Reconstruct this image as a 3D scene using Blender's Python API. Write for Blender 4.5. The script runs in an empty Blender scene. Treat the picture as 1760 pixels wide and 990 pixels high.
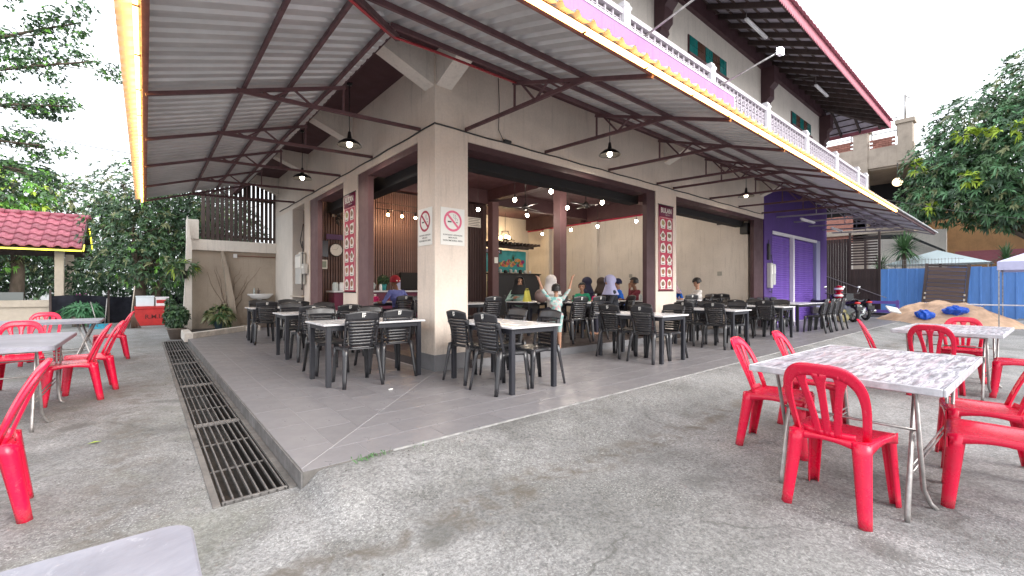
import bpy, bmesh, math, random
import numpy as np
from mathutils import Vector, Matrix
R = math.radians
random.seed(7)
S = bpy.context.scene
COL = S.collection

# ------------------------------------------------------------------ camera, sky, sun, exposure
cam_d = bpy.data.cameras.new('camera'); cam = bpy.data.objects.new('camera', cam_d); COL.objects.link(cam)
cam.location = (-3.06, -5.29, 1.15)
cam.rotation_euler = (R(90.08), 0, -R(40.09))
cam_d.sensor_width = 36; cam_d.lens = 749/1760*36; cam_d.clip_end = 2000; cam_d.clip_start = 0.05
S.camera = cam
S.render.resolution_x, S.render.resolution_y = 1024, 576
W = bpy.data.worlds.new('World'); S.world = W; W.use_nodes = True
wn = W.node_tree; wn.nodes.clear()
sky = wn.nodes.new('ShaderNodeTexSky'); sky.sky_type = 'NISHITA'; sky.sun_disc = False
SUN_EL, SUN_AZ = R(34), R(165)
sky.sun_elevation = SUN_EL; sky.sun_rotation = SUN_AZ; sky.air_density = 1.2; sky.dust_density = 6; sky.ozone_density = 1
hs = wn.nodes.new('ShaderNodeHueSaturation'); hs.inputs['Saturation'].default_value = .35
mixw = wn.nodes.new('ShaderNodeMix'); mixw.data_type = 'RGBA'; mixw.inputs[0].default_value = .62
mixw.inputs[7].default_value = (11.5, 12.0, 12.6, 1)     # even cloud cover over the sky
bg = wn.nodes.new('ShaderNodeBackground'); bg.inputs['Strength'].default_value = .12
wo = wn.nodes.new('ShaderNodeOutputWorld')
wn.links.new(sky.outputs[0], hs.inputs['Color']); wn.links.new(hs.outputs[0], mixw.inputs[6])
wn.links.new(mixw.outputs[2], bg.inputs[0]); wn.links.new(bg.outputs[0], wo.inputs[0])
sd = bpy.data.lights.new('sun', 'SUN'); sun = bpy.data.objects.new('sun', sd); COL.objects.link(sun)
sd.energy = 1.35; sd.angle = R(38); sd.color = (1, .97, .93)
sdir = Vector((math.sin(SUN_AZ)*math.cos(SUN_EL), math.cos(SUN_AZ)*math.cos(SUN_EL), math.sin(SUN_EL)))
sun.rotation_euler = sdir.to_track_quat('Z', 'Y').to_euler()
S.view_settings.view_transform = 'Standard'; S.view_settings.look = 'None'
S.view_settings.exposure = 1.15; S.view_settings.gamma = 1
S.cycles.use_denoising = True
S.cycles.max_bounces = 8; S.cycles.diffuse_bounces = 5; S.cycles.transparent_max_bounces = 12
S.cycles.sample_clamp_indirect = 6

# ------------------------------------------------------------------ materials
MATS = {}
def M(name, col, rough=.6, metal=0., var=.0, scale=6., bump=0., bscale=40., emit=None, spec=.5, rnd=0., stretch=None, alpha=None, trans=0.):
    if name in MATS: return MATS[name]
    m = bpy.data.materials.new(name); m.use_nodes = True; nt = m.node_tree; N = nt.nodes; L = nt.links
    b = N['Principled BSDF']
    b.inputs['Base Color'].default_value = (*col, 1); b.inputs['Roughness'].default_value = rough
    b.inputs['Metallic'].default_value = metal; b.inputs['Specular IOR Level'].default_value = spec
    if trans: b.inputs['Transmission Weight'].default_value = trans
    if alpha is not None: b.inputs['Alpha'].default_value = alpha
    if emit:
        b.inputs['Emission Color'].default_value = (*emit[0], 1); b.inputs['Emission Strength'].default_value = emit[1]
    if var or bump or rnd:
        tc = N.new('ShaderNodeTexCoord'); mp = N.new('ShaderNodeMapping'); L.new(tc.outputs['Object'], mp.inputs[0])
        if stretch: mp.inputs['Scale'].default_value = stretch
    if var or rnd:
        hv = N.new('ShaderNodeHueSaturation'); hv.inputs['Color'].default_value = (*col, 1)
        src = None
        if var:
            n = N.new('ShaderNodeTexNoise'); n.inputs['Scale'].default_value = scale; n.inputs['Detail'].default_value = 7
            n.inputs['Roughness'].default_value = .65
            L.new(mp.outputs[0], n.inputs['Vector'])
            mr = N.new('ShaderNodeMapRange'); mr.inputs[1].default_value = .3; mr.inputs[2].default_value = .7
            mr.inputs[3].default_value = 1-var; mr.inputs[4].default_value = 1+var
            L.new(n.outputs['Fac'], mr.inputs[0]); src = mr.outputs[0]
            mr2 = N.new('ShaderNodeMapRange'); mr2.inputs[1].default_value = .3; mr2.inputs[2].default_value = .7
            mr2.inputs[3].default_value = min(1, rough+.12); mr2.inputs[4].default_value = max(.05, rough-.1)
            L.new(n.outputs['Fac'], mr2.inputs[0]); L.new(mr2.outputs[0], b.inputs['Roughness'])
        if rnd:
            oi = N.new('ShaderNodeObjectInfo'); mr3 = N.new('ShaderNodeMapRange')
            mr3.inputs[3].default_value = 1-rnd; mr3.inputs[4].default_value = 1+rnd
            L.new(oi.outputs['Random'], mr3.inputs[0])
            if src:
                mu = N.new('ShaderNodeMath'); mu.operation = 'MULTIPLY'; L.new(src, mu.inputs[0]); L.new(mr3.outputs[0], mu.inputs[1]); src = mu.outputs[0]
            else: src = mr3.outputs[0]
        L.new(src, hv.inputs['Value']); L.new(hv.outputs[0], b.inputs['Base Color'])
    if bump:
        n2 = N.new('ShaderNodeTexNoise'); n2.inputs['Scale'].default_value = bscale; n2.inputs['Detail'].default_value = 5
        L.new(mp.outputs[0], n2.inputs['Vector'])
        bp = N.new('ShaderNodeBump'); bp.inputs['Strength'].default_value = bump; bp.inputs['Distance'].default_value = .01
        L.new(n2.outputs['Fac'], bp.inputs['Height']); L.new(bp.outputs[0], b.inputs['Normal'])
    MATS[name] = m
    return m

def ramp(N, L, src, pts):
    r = N.new('ShaderNodeValToRGB'); e = r.color_ramp.elements
    while len(e) < len(pts): e.new(.5)
    for k, (p, c) in enumerate(pts):
        e[k].position = p; e[k].color = (*c, 1) if not isinstance(c, float) else (c, c, c, 1)
    L.new(src, r.inputs[0]); return r.outputs[0]
def mixc(N, L, f, a, b, mode='MIX'):
    m = N.new('ShaderNodeMix'); m.data_type = 'RGBA'; m.blend_type = mode
    for i, v in ((0, f), (6, a), (7, b)):
        if hasattr(v, 'is_linked') or hasattr(v, 'links'): L.new(v, m.inputs[i])
        elif isinstance(v, (int, float)): m.inputs[i].default_value = v
        else: m.inputs[i].default_value = (*v, 1)
    return m.outputs[2]
def noise(N, L, vec, scale, detail=6, rough=.6, dist=0.):
    n = N.new('ShaderNodeTexNoise'); n.inputs['Scale'].default_value = scale; n.inputs['Detail'].default_value = detail
    n.inputs['Roughness'].default_value = rough; n.inputs['Distortion'].default_value = dist; L.new(vec, n.inputs['Vector']); return n.outputs['Fac']

def concrete_ground():
    m = bpy.data.materials.new('concrete_ground'); m.use_nodes = True; nt = m.node_tree; N = nt.nodes; L = nt.links
    b = N['Principled BSDF']; g = N.new('ShaderNodeNewGeometry'); P = g.outputs['Position']
    big = noise(N, L, P, .55, 5, .6, .4); mid = noise(N, L, P, 3.2, 7, .7, .3); fine = noise(N, L, P, 42, 4, .8); spk = noise(N, L, P, 85, 4, .7)
    c = ramp(N, L, big, [(.3, (.15, .15, .147)), (.48, (.215, .213, .213)), (.68, (.30, .298, .30))])
    c2 = ramp(N, L, mid, [(.25, (.55, .56, .53)), (.5, (.95, .95, .95)), (.75, (1.25, 1.25, 1.23))])
    c = mixc(N, L, 1., c, c2, 'MULTIPLY')
    c3 = ramp(N, L, fine, [(.3, (.62, .62, .62)), (.55, (1., 1., 1.)), (.75, (1.35, 1.35, 1.33))])
    c = mixc(N, L, 1., c, c3, 'MULTIPLY')
    gr = noise(N, L, P, 46, 6, .78, .8); c4_ = ramp(N, L, gr, [(.40, (.58, .58, .58)), (.5, (.98, .98, .99)), (.60, (1.36, 1.36, 1.36))]); c = mixc(N, L, .9, c, c4_, 'MULTIPLY')
    # worn pale aggregate, in patches
    pm = ramp(N, L, noise(N, L, P, 1.1, 4, .6), [(.42, 0.), (.6, 1.)]); sm = ramp(N, L, spk, [(.55, 0.), (.66, .9)])
    mu = N.new('ShaderNodeMath'); mu.operation = 'MULTIPLY'; L.new(pm, mu.inputs[0]); L.new(sm, mu.inputs[1])
    c = mixc(N, L, mu.outputs[0], c, (.5, .5, .49))
    # moss tint and brown mud
    gm = ramp(N, L, noise(N, L, P, .9, 5, .7, .5), [(.5, 0.), (.68, .55)])
    gl = N.new('ShaderNodeSeparateXYZ'); L.new(P, gl.inputs[0]); gx = N.new('ShaderNodeMapRange'); gx.inputs[1].default_value = -1.2; gx.inputs[2].default_value = -3.2; gx.inputs[3].default_value = .12; gx.inputs[4].default_value = 1; L.new(gl.outputs['X'], gx.inputs[0]); gq = N.new('ShaderNodeMath'); gq.operation = 'MULTIPLY'; L.new(gm, gq.inputs[0]); L.new(gx.outputs[0], gq.inputs[1])
    c = mixc(N, L, gq.outputs[0], c, (.145, .15, .115))
    # dark damp trail along the yard (old tyre run), and a damp run beside the drain
    sep = N.new('ShaderNodeSeparateXYZ'); L.new(P, sep.inputs[0])
    def band(ax, ay, ac, w):   # |ax*x+ay*y+ac| < w -> 1
        d = N.new('ShaderNodeVectorMath'); d.operation = 'DOT_PRODUCT'; L.new(P, d.inputs[0]); d.inputs[1].default_value = (ax, ay, 0)
        a = N.new('ShaderNodeMath'); a.operation = 'ADD'; L.new(d.outputs['Value'], a.inputs[0]); a.inputs[1].default_value = ac
        wob = noise(N, L, P, 1.3, 3); s = N.new('ShaderNodeMath'); s.operation = 'MULTIPLY_ADD'; L.new(wob, s.inputs[0]); s.inputs[1].default_value = .5; s.inputs[2].default_value = -.25
        a2 = N.new('ShaderNodeMath'); a2.operation = 'ADD'; L.new(a.outputs[0], a2.inputs[0]); L.new(s.outputs[0], a2.inputs[1])
        ab = N.new('ShaderNodeMath'); ab.operation = 'ABSOLUTE'; L.new(a2.outputs[0], ab.inputs[0])
        mr = N.new('ShaderNodeMapRange'); mr.inputs[1].default_value = w; mr.inputs[2].default_value = w*.35; mr.inputs[3].default_value = 0; mr.inputs[4].default_value = 1
        L.new(ab.outputs[0], mr.inputs[0]); return mr.outputs[0]
    blot = ramp(N, L, noise(N, L, P, 6.5, 5, .6, .5), [(.44, 0.), (.62, 1.)])
    for (ax, ay, ac, w, k) in ((.01, 1, 3.24, .2, .8), (1, 0, 3.15, .26, .55)):
        bd = band(ax, ay, ac, w); mm = N.new('ShaderNodeMath'); mm.operation = 'MULTIPLY'; L.new(bd, mm.inputs[0]); L.new(blot, mm.inputs[1])
        m2 = N.new('ShaderNodeMath'); m2.operation = 'MULTIPLY'; L.new(mm.outputs[0], m2.inputs[0]); m2.inputs[1].default_value = k
        c = mixc(N, L, m2.outputs[0], c, (.10, .085, .068))
    # hairline cracks
    wv = N.new('ShaderNodeTexNoise'); wv.inputs['Scale'].default_value = 1.6; wv.inputs['Detail'].default_value = 5; L.new(P, wv.inputs['Vector'])
    ad = N.new('ShaderNodeVectorMath'); ad.operation = 'MULTIPLY_ADD'; L.new(wv.outputs['Color'], ad.inputs[0]); ad.inputs[1].default_value = (.9, .9, 0); L.new(P, ad.inputs[2])
    vo = N.new('ShaderNodeTexVoronoi'); vo.feature = 'DISTANCE_TO_EDGE'; vo.inputs['Scale'].default_value = .42; L.new(ad.outputs[0], vo.inputs['Vector'])
    ck = ramp(N, L, vo.outputs['Distance'], [(.0, .75), (.006, 0.)]); ckm = ramp(N, L, noise(N, L, P, .8, 3), [(.48, 0.), (.56, 1.)])
    mk = N.new('ShaderNodeMath'); mk.operation = 'MULTIPLY'; L.new(ck, mk.inputs[0]); L.new(ckm, mk.inputs[1]); c = mixc(N, L, mk.outputs[0], c, (.07, .07, .065))
    # scattered dark water stains
    st = ramp(N, L, noise(N, L, P, 1.7, 2, .4, .2), [(.66, 0.), (.74, .6)])
    c = mixc(N, L, st, c, (.09, .09, .085))
    L.new(c, b.inputs['Base Color'])
    rr = ramp(N, L, mid, [(.3, .55), (.7, .85)]); L.new(rr, b.inputs['Roughness'])
    hh = mixc(N, L, .45, gr, fine)
    bp = N.new('ShaderNodeBump'); bp.inputs['Strength'].default_value = .55; bp.inputs['Distance'].default_value = .012; L.new(hh, bp.inputs['Height']); L.new(bp.outputs[0], b.inputs['Normal'])
    return m

def worn_plastic_top():
    m = bpy.data.materials.new('worn_plastic_top'); m.use_nodes = True; nt = m.node_tree; N = nt.nodes; L = nt.links
    b = N['Principled BSDF']; tc = N.new('ShaderNodeTexCoord'); mp = N.new('ShaderNodeMapping'); L.new(tc.outputs['Object'], mp.inputs[0]); mp.inputs['Scale'].default_value = (1.0, 8.5, 1)
    v = mp.outputs[0]
    a = noise(N, L, v, 4.0, 9, .74, .55); c = ramp(N, L, a, [(.36, (.08, .075, .09)), (.46, (.22, .21, .25)), (.54, (.45, .44, .49)), (.70, (.62, .62, .67))])
    pk = ramp(N, L, noise(N, L, v, 1.5, 4, .6, .3), [(.5, 0.), (.64, .38)]); c = mixc(N, L, pk, c, (.42, .27, .33))
    dt = ramp(N, L, noise(N, L, tc.outputs['Object'], 26, 2, .5), [(.62, 0.), (.68, .55)]); c = mixc(N, L, dt, c, (.16, .16, .2))
    L.new(c, b.inputs['Base Color']); b.inputs['Roughness'].default_value = .38
    bp = N.new('ShaderNodeBump'); bp.inputs['Strength'].default_value = .2; bp.inputs['Distance'].default_value = .004; L.new(a, bp.inputs['Height']); L.new(bp.outputs[0], b.inputs['Normal'])
    return m

def pale_plastic_top():
    m = bpy.data.materials.new('pale_plastic_top'); m.use_nodes = True; nt = m.node_tree; N = nt.nodes; L = nt.links
    b = N['Principled BSDF']; g = N.new('ShaderNodeNewGeometry'); P = g.outputs['Position']
    c = ramp(N, L, noise(N, L, P, 2.2, 8, .75, .5), [(.3, (.17, .17, .205)), (.55, (.27, .27, .315)), (.75, (.37, .37, .42))])
    sc_ = ramp(N, L, noise(N, L, P, 16, 6, .7, 1.5), [(.6, 0.), (.7, .5)]); c = mixc(N, L, sc_, c, (.46, .46, .5))
    L.new(c, b.inputs['Base Color']); b.inputs['Roughness'].default_value = .42; return m

def plaster(name, col, stain=.25):
    m = bpy.data.materials.new(name); m.use_nodes = True; nt = m.node_tree; N = nt.nodes; L = nt.links
    b = N['Principled BSDF']; g = N.new('ShaderNodeNewGeometry'); P = g.outputs['Position']
    a = noise(N, L, P, 1.2, 6, .65, .2); f = noise(N, L, P, 30, 4, .6)
    lo = tuple(x*(1-stain) for x in col); hi = tuple(min(1, x*1.06) for x in col)
    c = ramp(N, L, a, [(.3, lo), (.55, col), (.75, hi)])
    c2 = ramp(N, L, f, [(.3, (.93,)*3), (.7, (1.04,)*3)]); c = mixc(N, L, 1., c, c2, 'MULTIPLY')
    mp = N.new('ShaderNodeMapping'); mp.inputs['Scale'].default_value = (4, 4, .35); L.new(P, mp.inputs[0])
    s = ramp(N, L, noise(N, L, mp.outputs[0], 3, 5, .7), [(.54, 0.), (.75, .5)]); c = mixc(N, L, s, c, tuple(x*.55 for x in col))
    sp_ = N.new('ShaderNodeSeparateXYZ'); L.new(P, sp_.inputs[0]); mz = N.new('ShaderNodeMapRange'); mz.inputs[1].default_value = .95; mz.inputs[2].default_value = .2; mz.inputs[3].default_value = 0; mz.inputs[4].default_value = .5; L.new(sp_.outputs['Z'], mz.inputs[0])
    dn = ramp(N, L, noise(N, L, P, 4, 6, .7, .4), [(.4, 0.), (.62, 1.)]); dm = N.new('ShaderNodeMath'); dm.operation = 'MULTIPLY'; L.new(mz.outputs[0], dm.inputs[0]); L.new(dn, dm.inputs[1]); c = mixc(N, L, dm.outputs[0], c, tuple(x*.45 for x in col))
    L.new(c, b.inputs['Base Color']); b.inputs['Roughness'].default_value = .8
    bp = N.new('ShaderNodeBump'); bp.inputs['Strength'].default_value = .25; bp.inputs['Distance'].default_value = .006; L.new(f, bp.inputs['Height']); L.new(bp.outputs[0], b.inputs['Normal'])
    return m

m_ground = concrete_ground(); m_worn = worn_plastic_top(); m_pale = pale_plastic_top()
m_cream = plaster('cream_plaster', (.735, .64, .555), .12)
m_creamlt = plaster('pale_plaster', (.72, .665, .60), .10)
m_tanwall = plaster('tan_plaster', (.40, .335, .27), .18)
m_rawconc = plaster('raw_concrete', (.40, .33, .27), .3)
m_orange = plaster('orange_wall_paint', (.55, .31, .15), .3)
m_purple = plaster('purple_wall_paint', (.09, .043, .22), .15)
m_lilac = plaster('lilac_fascia_paint', (.42, .20, .42), .06)
m_tile = M('grey_floor_tile', (.198, .19, .202), .34, var=.07, scale=3.5, rnd=.06, spec=.4)
m_grout = M('tile_grout', (.56, .54, .56), .8)
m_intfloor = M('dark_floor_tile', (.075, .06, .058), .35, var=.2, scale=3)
m_skirt = M('grey_skirting_tile', (.17, .17, .18), .45, var=.1)
m_maroon = M('maroon_paint', (.062, .027, .032), .55, var=.12, scale=2.5, bump=.1)
m_marlt = M('maroon_frame_paint', (.135, .072, .078), .5, var=.12, scale=2.5)
m_soffit = M('maroon_soffit_paint', (.07, .028, .034), .7, var=.1, scale=2)
m_steel = M('maroon_steel_paint', (.105, .05, .056), .5, var=.3, scale=5, bump=.1)
m_steelgrey = M('grey_truss_steel', (.33, .31, .34), .45, var=.2, scale=5)  # paler grey for the trusses along the purple shop
m_zinc = M('zinc_roof_sheet', (.55, .555, .56), .38, metal=.35, var=.16, scale=1.6, bump=.06, bscale=12, rnd=.05)
m_white = M('white_paint', (.78, .76, .78), .5, var=.05)
m_black = M('black_plastic', (.022, .022, .026), .33, var=.35, scale=9, bump=.06, bscale=90, rnd=.25, spec=.7)
m_blacksteel = M('black_steel', (.018, .019, .026), .42, var=.2)
m_laminate = M('white_laminate', (.66, .66, .68), .24, var=.03, scale=5)
m_red = M('red_plastic', (.66, .005, .045), .26, var=.10, scale=7, bump=.05, bscale=80, rnd=.1, spec=.5)
nt = m_red.node_tree; N_ = nt.nodes; L_ = nt.links; b_ = N_['Principled BSDF']; src = b_.inputs['Base Color'].links[0].from_socket; tc_ = N_.new('ShaderNodeTexCoord'); sx_ = N_.new('ShaderNodeSeparateXYZ'); L_.new(tc_.outputs['Object'], sx_.inputs[0])
fz = N_.new('ShaderNodeMapRange'); fz.inputs[1].default_value = .10; fz.inputs[2].default_value = .0; fz.inputs[3].default_value = 0; fz.inputs[4].default_value = .55; L_.new(sx_.outputs['Z'], fz.inputs[0])
ns_ = noise(N_, L_, tc_.outputs['Object'], 22, 6, .75, .6); sc_ = ramp(N_, L_, ns_, [(.60, 0.), (.72, .32)]); c_ = mixc(N_, L_, sc_, src, (.62, .17, .2)); fd = ramp(N_, L_, ns_, [(.4, 0.), (.6, 1.)]); fm_ = N_.new('ShaderNodeMath'); fm_.operation = 'MULTIPLY'; L_.new(fz.outputs[0], fm_.inputs[0]); L_.new(fd, fm_.inputs[1]); c_ = mixc(N_, L_, fm_.outputs[0], c_, (.22, .12, .10)); L_.new(c_, b_.inputs['Base Color'])
m_greyplas = M('dull_brown_plastic', (.16, .145, .13), .5, var=.2)
m_galv = M('galvanised_tube', (.34, .32, .31), .38, metal=.6, var=.35, scale=14)
m_rust = M('rusty_grate_steel', (.15, .14, .135), .6, metal=.3, var=.4, scale=16, bump=.3)
m_dirt = M('drain_sludge', (.035, .03, .027), .55, var=.5, scale=7, bump=.5, bscale=20)
m_kerb = M('kerb_render', (.13, .12, .112), .8, var=.4, scale=5, bump=.5, bscale=25)
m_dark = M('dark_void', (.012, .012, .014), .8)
m_led = M('led_tube', (1, .8, .55), .5, emit=((1, .46, .11), 8))
m_yled = M('yellow_led', (1, .9, .1), .5, emit=((.9, .85, .05), 1.5))
m_bulb = M('warm_bulb', (1, .9, .75), .4, emit=((1, .86, .66), 40))
m_bulbo = M('amber_bulb', (1, .8, .5), .4, emit=((1, .62, .28), 22))
m_floodl = M('flood_panel', (1, 1, 1), .4, emit=((.9, .97, 1), 18))
m_shade = M('dark_lamp_enamel', (.035, .033, .035), .35, metal=.2)
m_shadein = M('dull_lamp_lining', (.07, .065, .06), .45)
m_slat = M('brown_wall_slat', (.15, .085, .072), .5, var=.15, scale=4, rnd=.12)
m_slatdk = M('unlit_slat_brown', (.055, .028, .028), .55, rnd=.12)  # darker copy of the slat brown, unlit end of the wall put into the colour
m_timber = M('dark_stained_timber', (.052, .034, .03), .6, var=.35, scale=5, bump=.3, stretch=(1, 1, .2), rnd=.25)
m_timber2 = M('weathered_board', (.09, .058, .048), .7, var=.35, scale=5, bump=.3, stretch=(1, .2, 1), rnd=.3)
m_shutter = M('purple_shutter_paint', (.17, .085, .42), .42, var=.1, scale=2)
m_bluesheet = M('blue_hoarding_sheet', (.085, .22, .54), .45, var=.22, scale=2.2, bump=.1, stretch=(1, 1, .3), rnd=.07)
m_lavender = M('lavender_paint', (.42, .42, .60), .5, var=.05)
m_redfence = M('crimson_print', (.42, .02, .065), .45)
m_maroonpr = M('maroon_print', (.15, .012, .05), .45)
m_paper = M('off_white_print', (.72, .69, .64), .5)
m_wpaper = M('white_print', (.78, .78, .74), .5)
m_pinkring = M('pink_print', (.70, .13, .24), .45)
m_crimring = M('deep_red_print', (.38, .02, .06), .45)
m_ink = M('black_print', (.03, .03, .03), .5)
m_skin = M('skin', (.42, .235, .16), .55, spec=.3)
m_skind = M('tanned_skin', (.23, .115, .07), .55, spec=.3)
m_hair = M('black_hair', (.012, .010, .010), .5)
m_teal = M('teal_print', (.03, .30, .32), .45)
m_roofred = M('red_roof_tile', (.30, .075, .105), .5, var=.25, scale=6, rnd=.22, bump=.1)
m_pinkfascia = M('pink_fascia', (.42, .14, .18), .6, var=.1)
m_tileunder = M('grey_tile_underside', (.36, .33, .38), .7, var=.2, scale=5)
m_sand = M('sand', (.56, .37, .25), .9, var=.22, scale=5, bump=.7, bscale=9)
m_bluebag = M('blue_plastic_bag', (.01, .10, .60), .35, var=.2)
m_chrome = M('chrome', (.6, .6, .62), .18, metal=1)
m_tyre = M('tyre_rubber', (.02, .02, .021), .8)
m_blackgloss = M('black_gloss_paint', (.015, .015, .017), .15)
m_bag = M('clear_plastic_bag', (.55, .62, .62), .25, var=.15, alpha=.8)
m_bark = M('grey_bark', (.10, .075, .055), .85, var=.35, scale=6, bump=.8, bscale=14, stretch=(1, 1, .3))
m_leafd = M('dark_mango_leaf', (.038, .082, .04), .42, rnd=.0)
m_leafm = M('mango_leaf', (.075, .155, .06), .42)
m_leaft = M('olive_leaf', (.18, .20, .09), .5)
m_leafy = M('young_yellow_green_leaf', (.30, .42, .03), .5)
m_leafbr = M('bright_green_leaf', (.12, .30, .04), .5)
m_pot = M('brown_clay_pot', (.16, .125, .105), .6, var=.25, bump=.2)
m_bluepot = M('blue_grey_pot', (.08, .13, .16), .5)
m_foam = M('white_foam', (.66, .72, .76), .7, var=.05)
m_redbox = M('red_painted_box', (.45, .015, .015), .5, var=.2, scale=4)
m_navy = M('navy_netting', (.005, .006, .013), .9, var=.4, scale=3)
m_beige = M('beige_board', (.52, .45, .37), .7, var=.08)
m_ceramic = M('white_ceramic', (.75, .75, .75), .15)
m_metbox = M('meter_box_grey', (.52, .52, .50), .5, var=.08)
m_brick = M('red_brick', (.30, .13, .10), .85, var=.3, scale=8, rnd=.2)
m_whitecloth = M('white_canvas', (.70, .80, .82), .7)
m_lavcloth = M('lavender_canvas', (.52, .52, .72), .7, var=.06)

# ------------------------------------------------------------------ mesh helpers
class MB:
    def __init__(s): s.v = []; s.f = []; s.m = []; s.sm = []
    def add(s, vs, fs, m=0, sm=False):
        k = len(s.v); s.v += [tuple(p) for p in vs]; s.f += [tuple(i+k for i in f) for f in fs]; s.m += [m]*len(fs); s.sm += [sm]*len(fs); return s
    def box(s, x0, x1, y0, y1, z0, z1, m=0):
        v = [(x0,y0,z0),(x1,y0,z0),(x1,y1,z0),(x0,y1,z0),(x0,y0,z1),(x1,y0,z1),(x1,y1,z1),(x0,y1,z1)]
        return s.add(v, [(0,3,2,1),(4,5,6,7),(0,1,5,4),(1,2,6,5),(2,3,7,6),(3,0,4,7)], m)
    def cbox(s, x0, x1, y0, y1, z0, z1, c=.004, m=0):      # box with small chamfers
        X, Y, Z = (x0, x1), (y0, y1), (z0, z1); sg = (1, -1); v = []
        idx = {}
        for i in (0,1):
            for j in (0,1):
                for k in (0,1):
                    x, y, z = X[i], Y[j], Z[k]; a, b_, d = sg[i]*c, sg[j]*c, sg[k]*c
                    idx[i,j,k] = len(v); v += [(x, y+b_, z+d), (x+a, y, z+d), (x+a, y+b_, z)]
        f = []
        I = lambda i,j,k,n: idx[i,j,k]+n
        for i in (0,1):
            q = [I(i,0,0,0), I(i,1,0,0), I(i,1,1,0), I(i,0,1,0)]; f.append(q if i else q[::-1])
            q = [I(0,i,0,1), I(1,i,0,1), I(1,i,1,1), I(0,i,1,1)]; f.append(q[::-1] if i else q)
            q = [I(0,0,i,2), I(1,0,i,2), I(1,1,i,2), I(0,1,i,2)]; f.append(q if i else q[::-1])
        for j in (0,1):
            for k in (0,1):
                f.append([I(0,j,k,1), I(1,j,k,1), I(1,j,k,2), I(0,j,k,2)])
                f.append([I(j,0,k,0), I(j,1,k,0), I(j,1,k,2), I(j,0,k,2)])
                f.append([I(j,k,0,0), I(j,k,1,0), I(j,k,1,1), I(j,k,0,1)])
        for i in (0,1):
            for j in (0,1):
                for k in (0,1): f.append([idx[i,j,k], idx[i,j,k]+1, idx[i,j,k]+2])
        s.add(v, f, m); s.fix = True; return s
    def bar(s, p, q, w=.04, h=None, m=0, up=(0,0,1)):
        h = h or w; p, q = Vector(p), Vector(q); d = (q-p).normalized(); u = Vector(up)
        if abs(d.dot(u)) > .98: u = Vector((1,0,0))
        a = d.cross(u).normalized()*(w/2); b = a.cross(d).normalized()*(h/2)
        v = [p-a-b, p+a-b, p+a+b, p-a+b, q-a-b, q+a-b, q+a+b, q-a+b]
        return s.add(v, [(0,1,2,3),(7,6,5,4),(0,4,5,1),(1,5,6,2),(2,6,7,3),(3,7,4,0)], m)
    def tube(s, pts, r=.01, n=8, m=0, caps=True):
        pts = [Vector(p) for p in pts]; rs = r if isinstance(r, (list, tuple)) else [r]*len(pts)
        v = []; f = []; prev = None
        for i, p in enumerate(pts):
            d = (pts[min(i+1, len(pts)-1)]-pts[max(i-1, 0)]).normalized()
            if prev is None:
                u = Vector((0,0,1)) if abs(d.z) < .9 else Vector((1,0,0)); a = d.cross(u).normalized()
            else: a = (prev-d*prev.dot(d)).normalized()
            prev = a; b = d.cross(a)
            for k in range(n):
                t = 2*math.pi*k/n; v.append(p+(a*math.cos(t)+b*math.sin(t))*rs[i])
        for i in range(len(pts)-1):
            for k in range(n):
                k2 = (k+1) % n; f.append((i*n+k, i*n+k2, (i+1)*n+k2, (i+1)*n+k))
        if caps: f.append(tuple(range(n))[::-1]); f.append(tuple((len(pts)-1)*n+k for k in range(n)))
        return s.add(v, f, m, True)
    def lathe(s, prof, c=(0,0,0), n=20, m=0, axis='z'):
        v = []; f = []
        for (r, z) in prof:
            for k in range(n):
                t = 2*math.pi*k/n; x, y = r*math.cos(t), r*math.sin(t)
                p = (x, y, z) if axis == 'z' else ((z, x, y) if axis == 'x' else (x, z, y))
                v.append((p[0]+c[0], p[1]+c[1], p[2]+c[2]))
        for i in range(len(prof)-1):
            for k in range(n):
                k2 = (k+1) % n; f.append((i*n+k, i*n+k2, (i+1)*n+k2, (i+1)*n+k))
        return s.add(v, f, m, True)
    def ball(s, c, r, nu=12, nv=8, m=0):
        rx, ry, rz = r if isinstance(r, (tuple, list)) else (r, r, r); v = []; f = []
        for j in range(nv+1):
            ph = math.pi*j/nv
            for k in range(nu):
                t = 2*math.pi*k/nu; v.append((c[0]+rx*math.sin(ph)*math.cos(t), c[1]+ry*math.sin(ph)*math.sin(t), c[2]+rz*math.cos(ph)))
        for j in range(nv):
            for k in range(nu):
                k2 = (k+1) % nu; f.append((j*nu+k, (j+1)*nu+k, (j+1)*nu+k2, j*nu+k2))
        return s.add(v, f, m, True)
    def prism(s, pts, d, m=0):       # closed polygon of 3D points swept by vector d
        n = len(pts); d = Vector(d); P = [Vector(p) for p in pts]
        v = P+[p+d for p in P]
        f = [tuple(range(n))[::-1], tuple(range(n, 2*n))]+[(i, (i+1) % n, n+(i+1) % n, n+i) for i in range(n)]
        return s.add(v, f, m)
    def sheet(s, fn, nu, nv, th=0., m=0, sm=True):   # fn(u,v)->(point, normal or None); closed slab if th
        v = []; T = []
        for j in range(nv+1):
            for i in range(nu+1): v.append(Vector(fn(i/nu, j/nv)))
        W_ = nu+1; f = []
        q = [(j*W_+i, j*W_+i+1, (j+1)*W_+i+1, (j+1)*W_+i) for j in range(nv) for i in range(nu)]
        if not th: return s.add(v, q, m, sm)
        nr = []
        for j in range(nv+1):
            for i in range(nu+1):
                a = v[j*W_+min(i+1, nu)]-v[j*W_+max(i-1, 0)]; b = v[min(j+1, nv)*W_+i]-v[max(j-1, 0)*W_+i]
                c = a.cross(b); nr.append(c.normalized() if c.length > 1e-9 else Vector((0,0,1)))
        v2 = [p-n*th for p, n in zip(v, nr)]; K = len(v)
        q2 = [tuple(i+K for i in t[::-1]) for t in q]
        e = []
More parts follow.
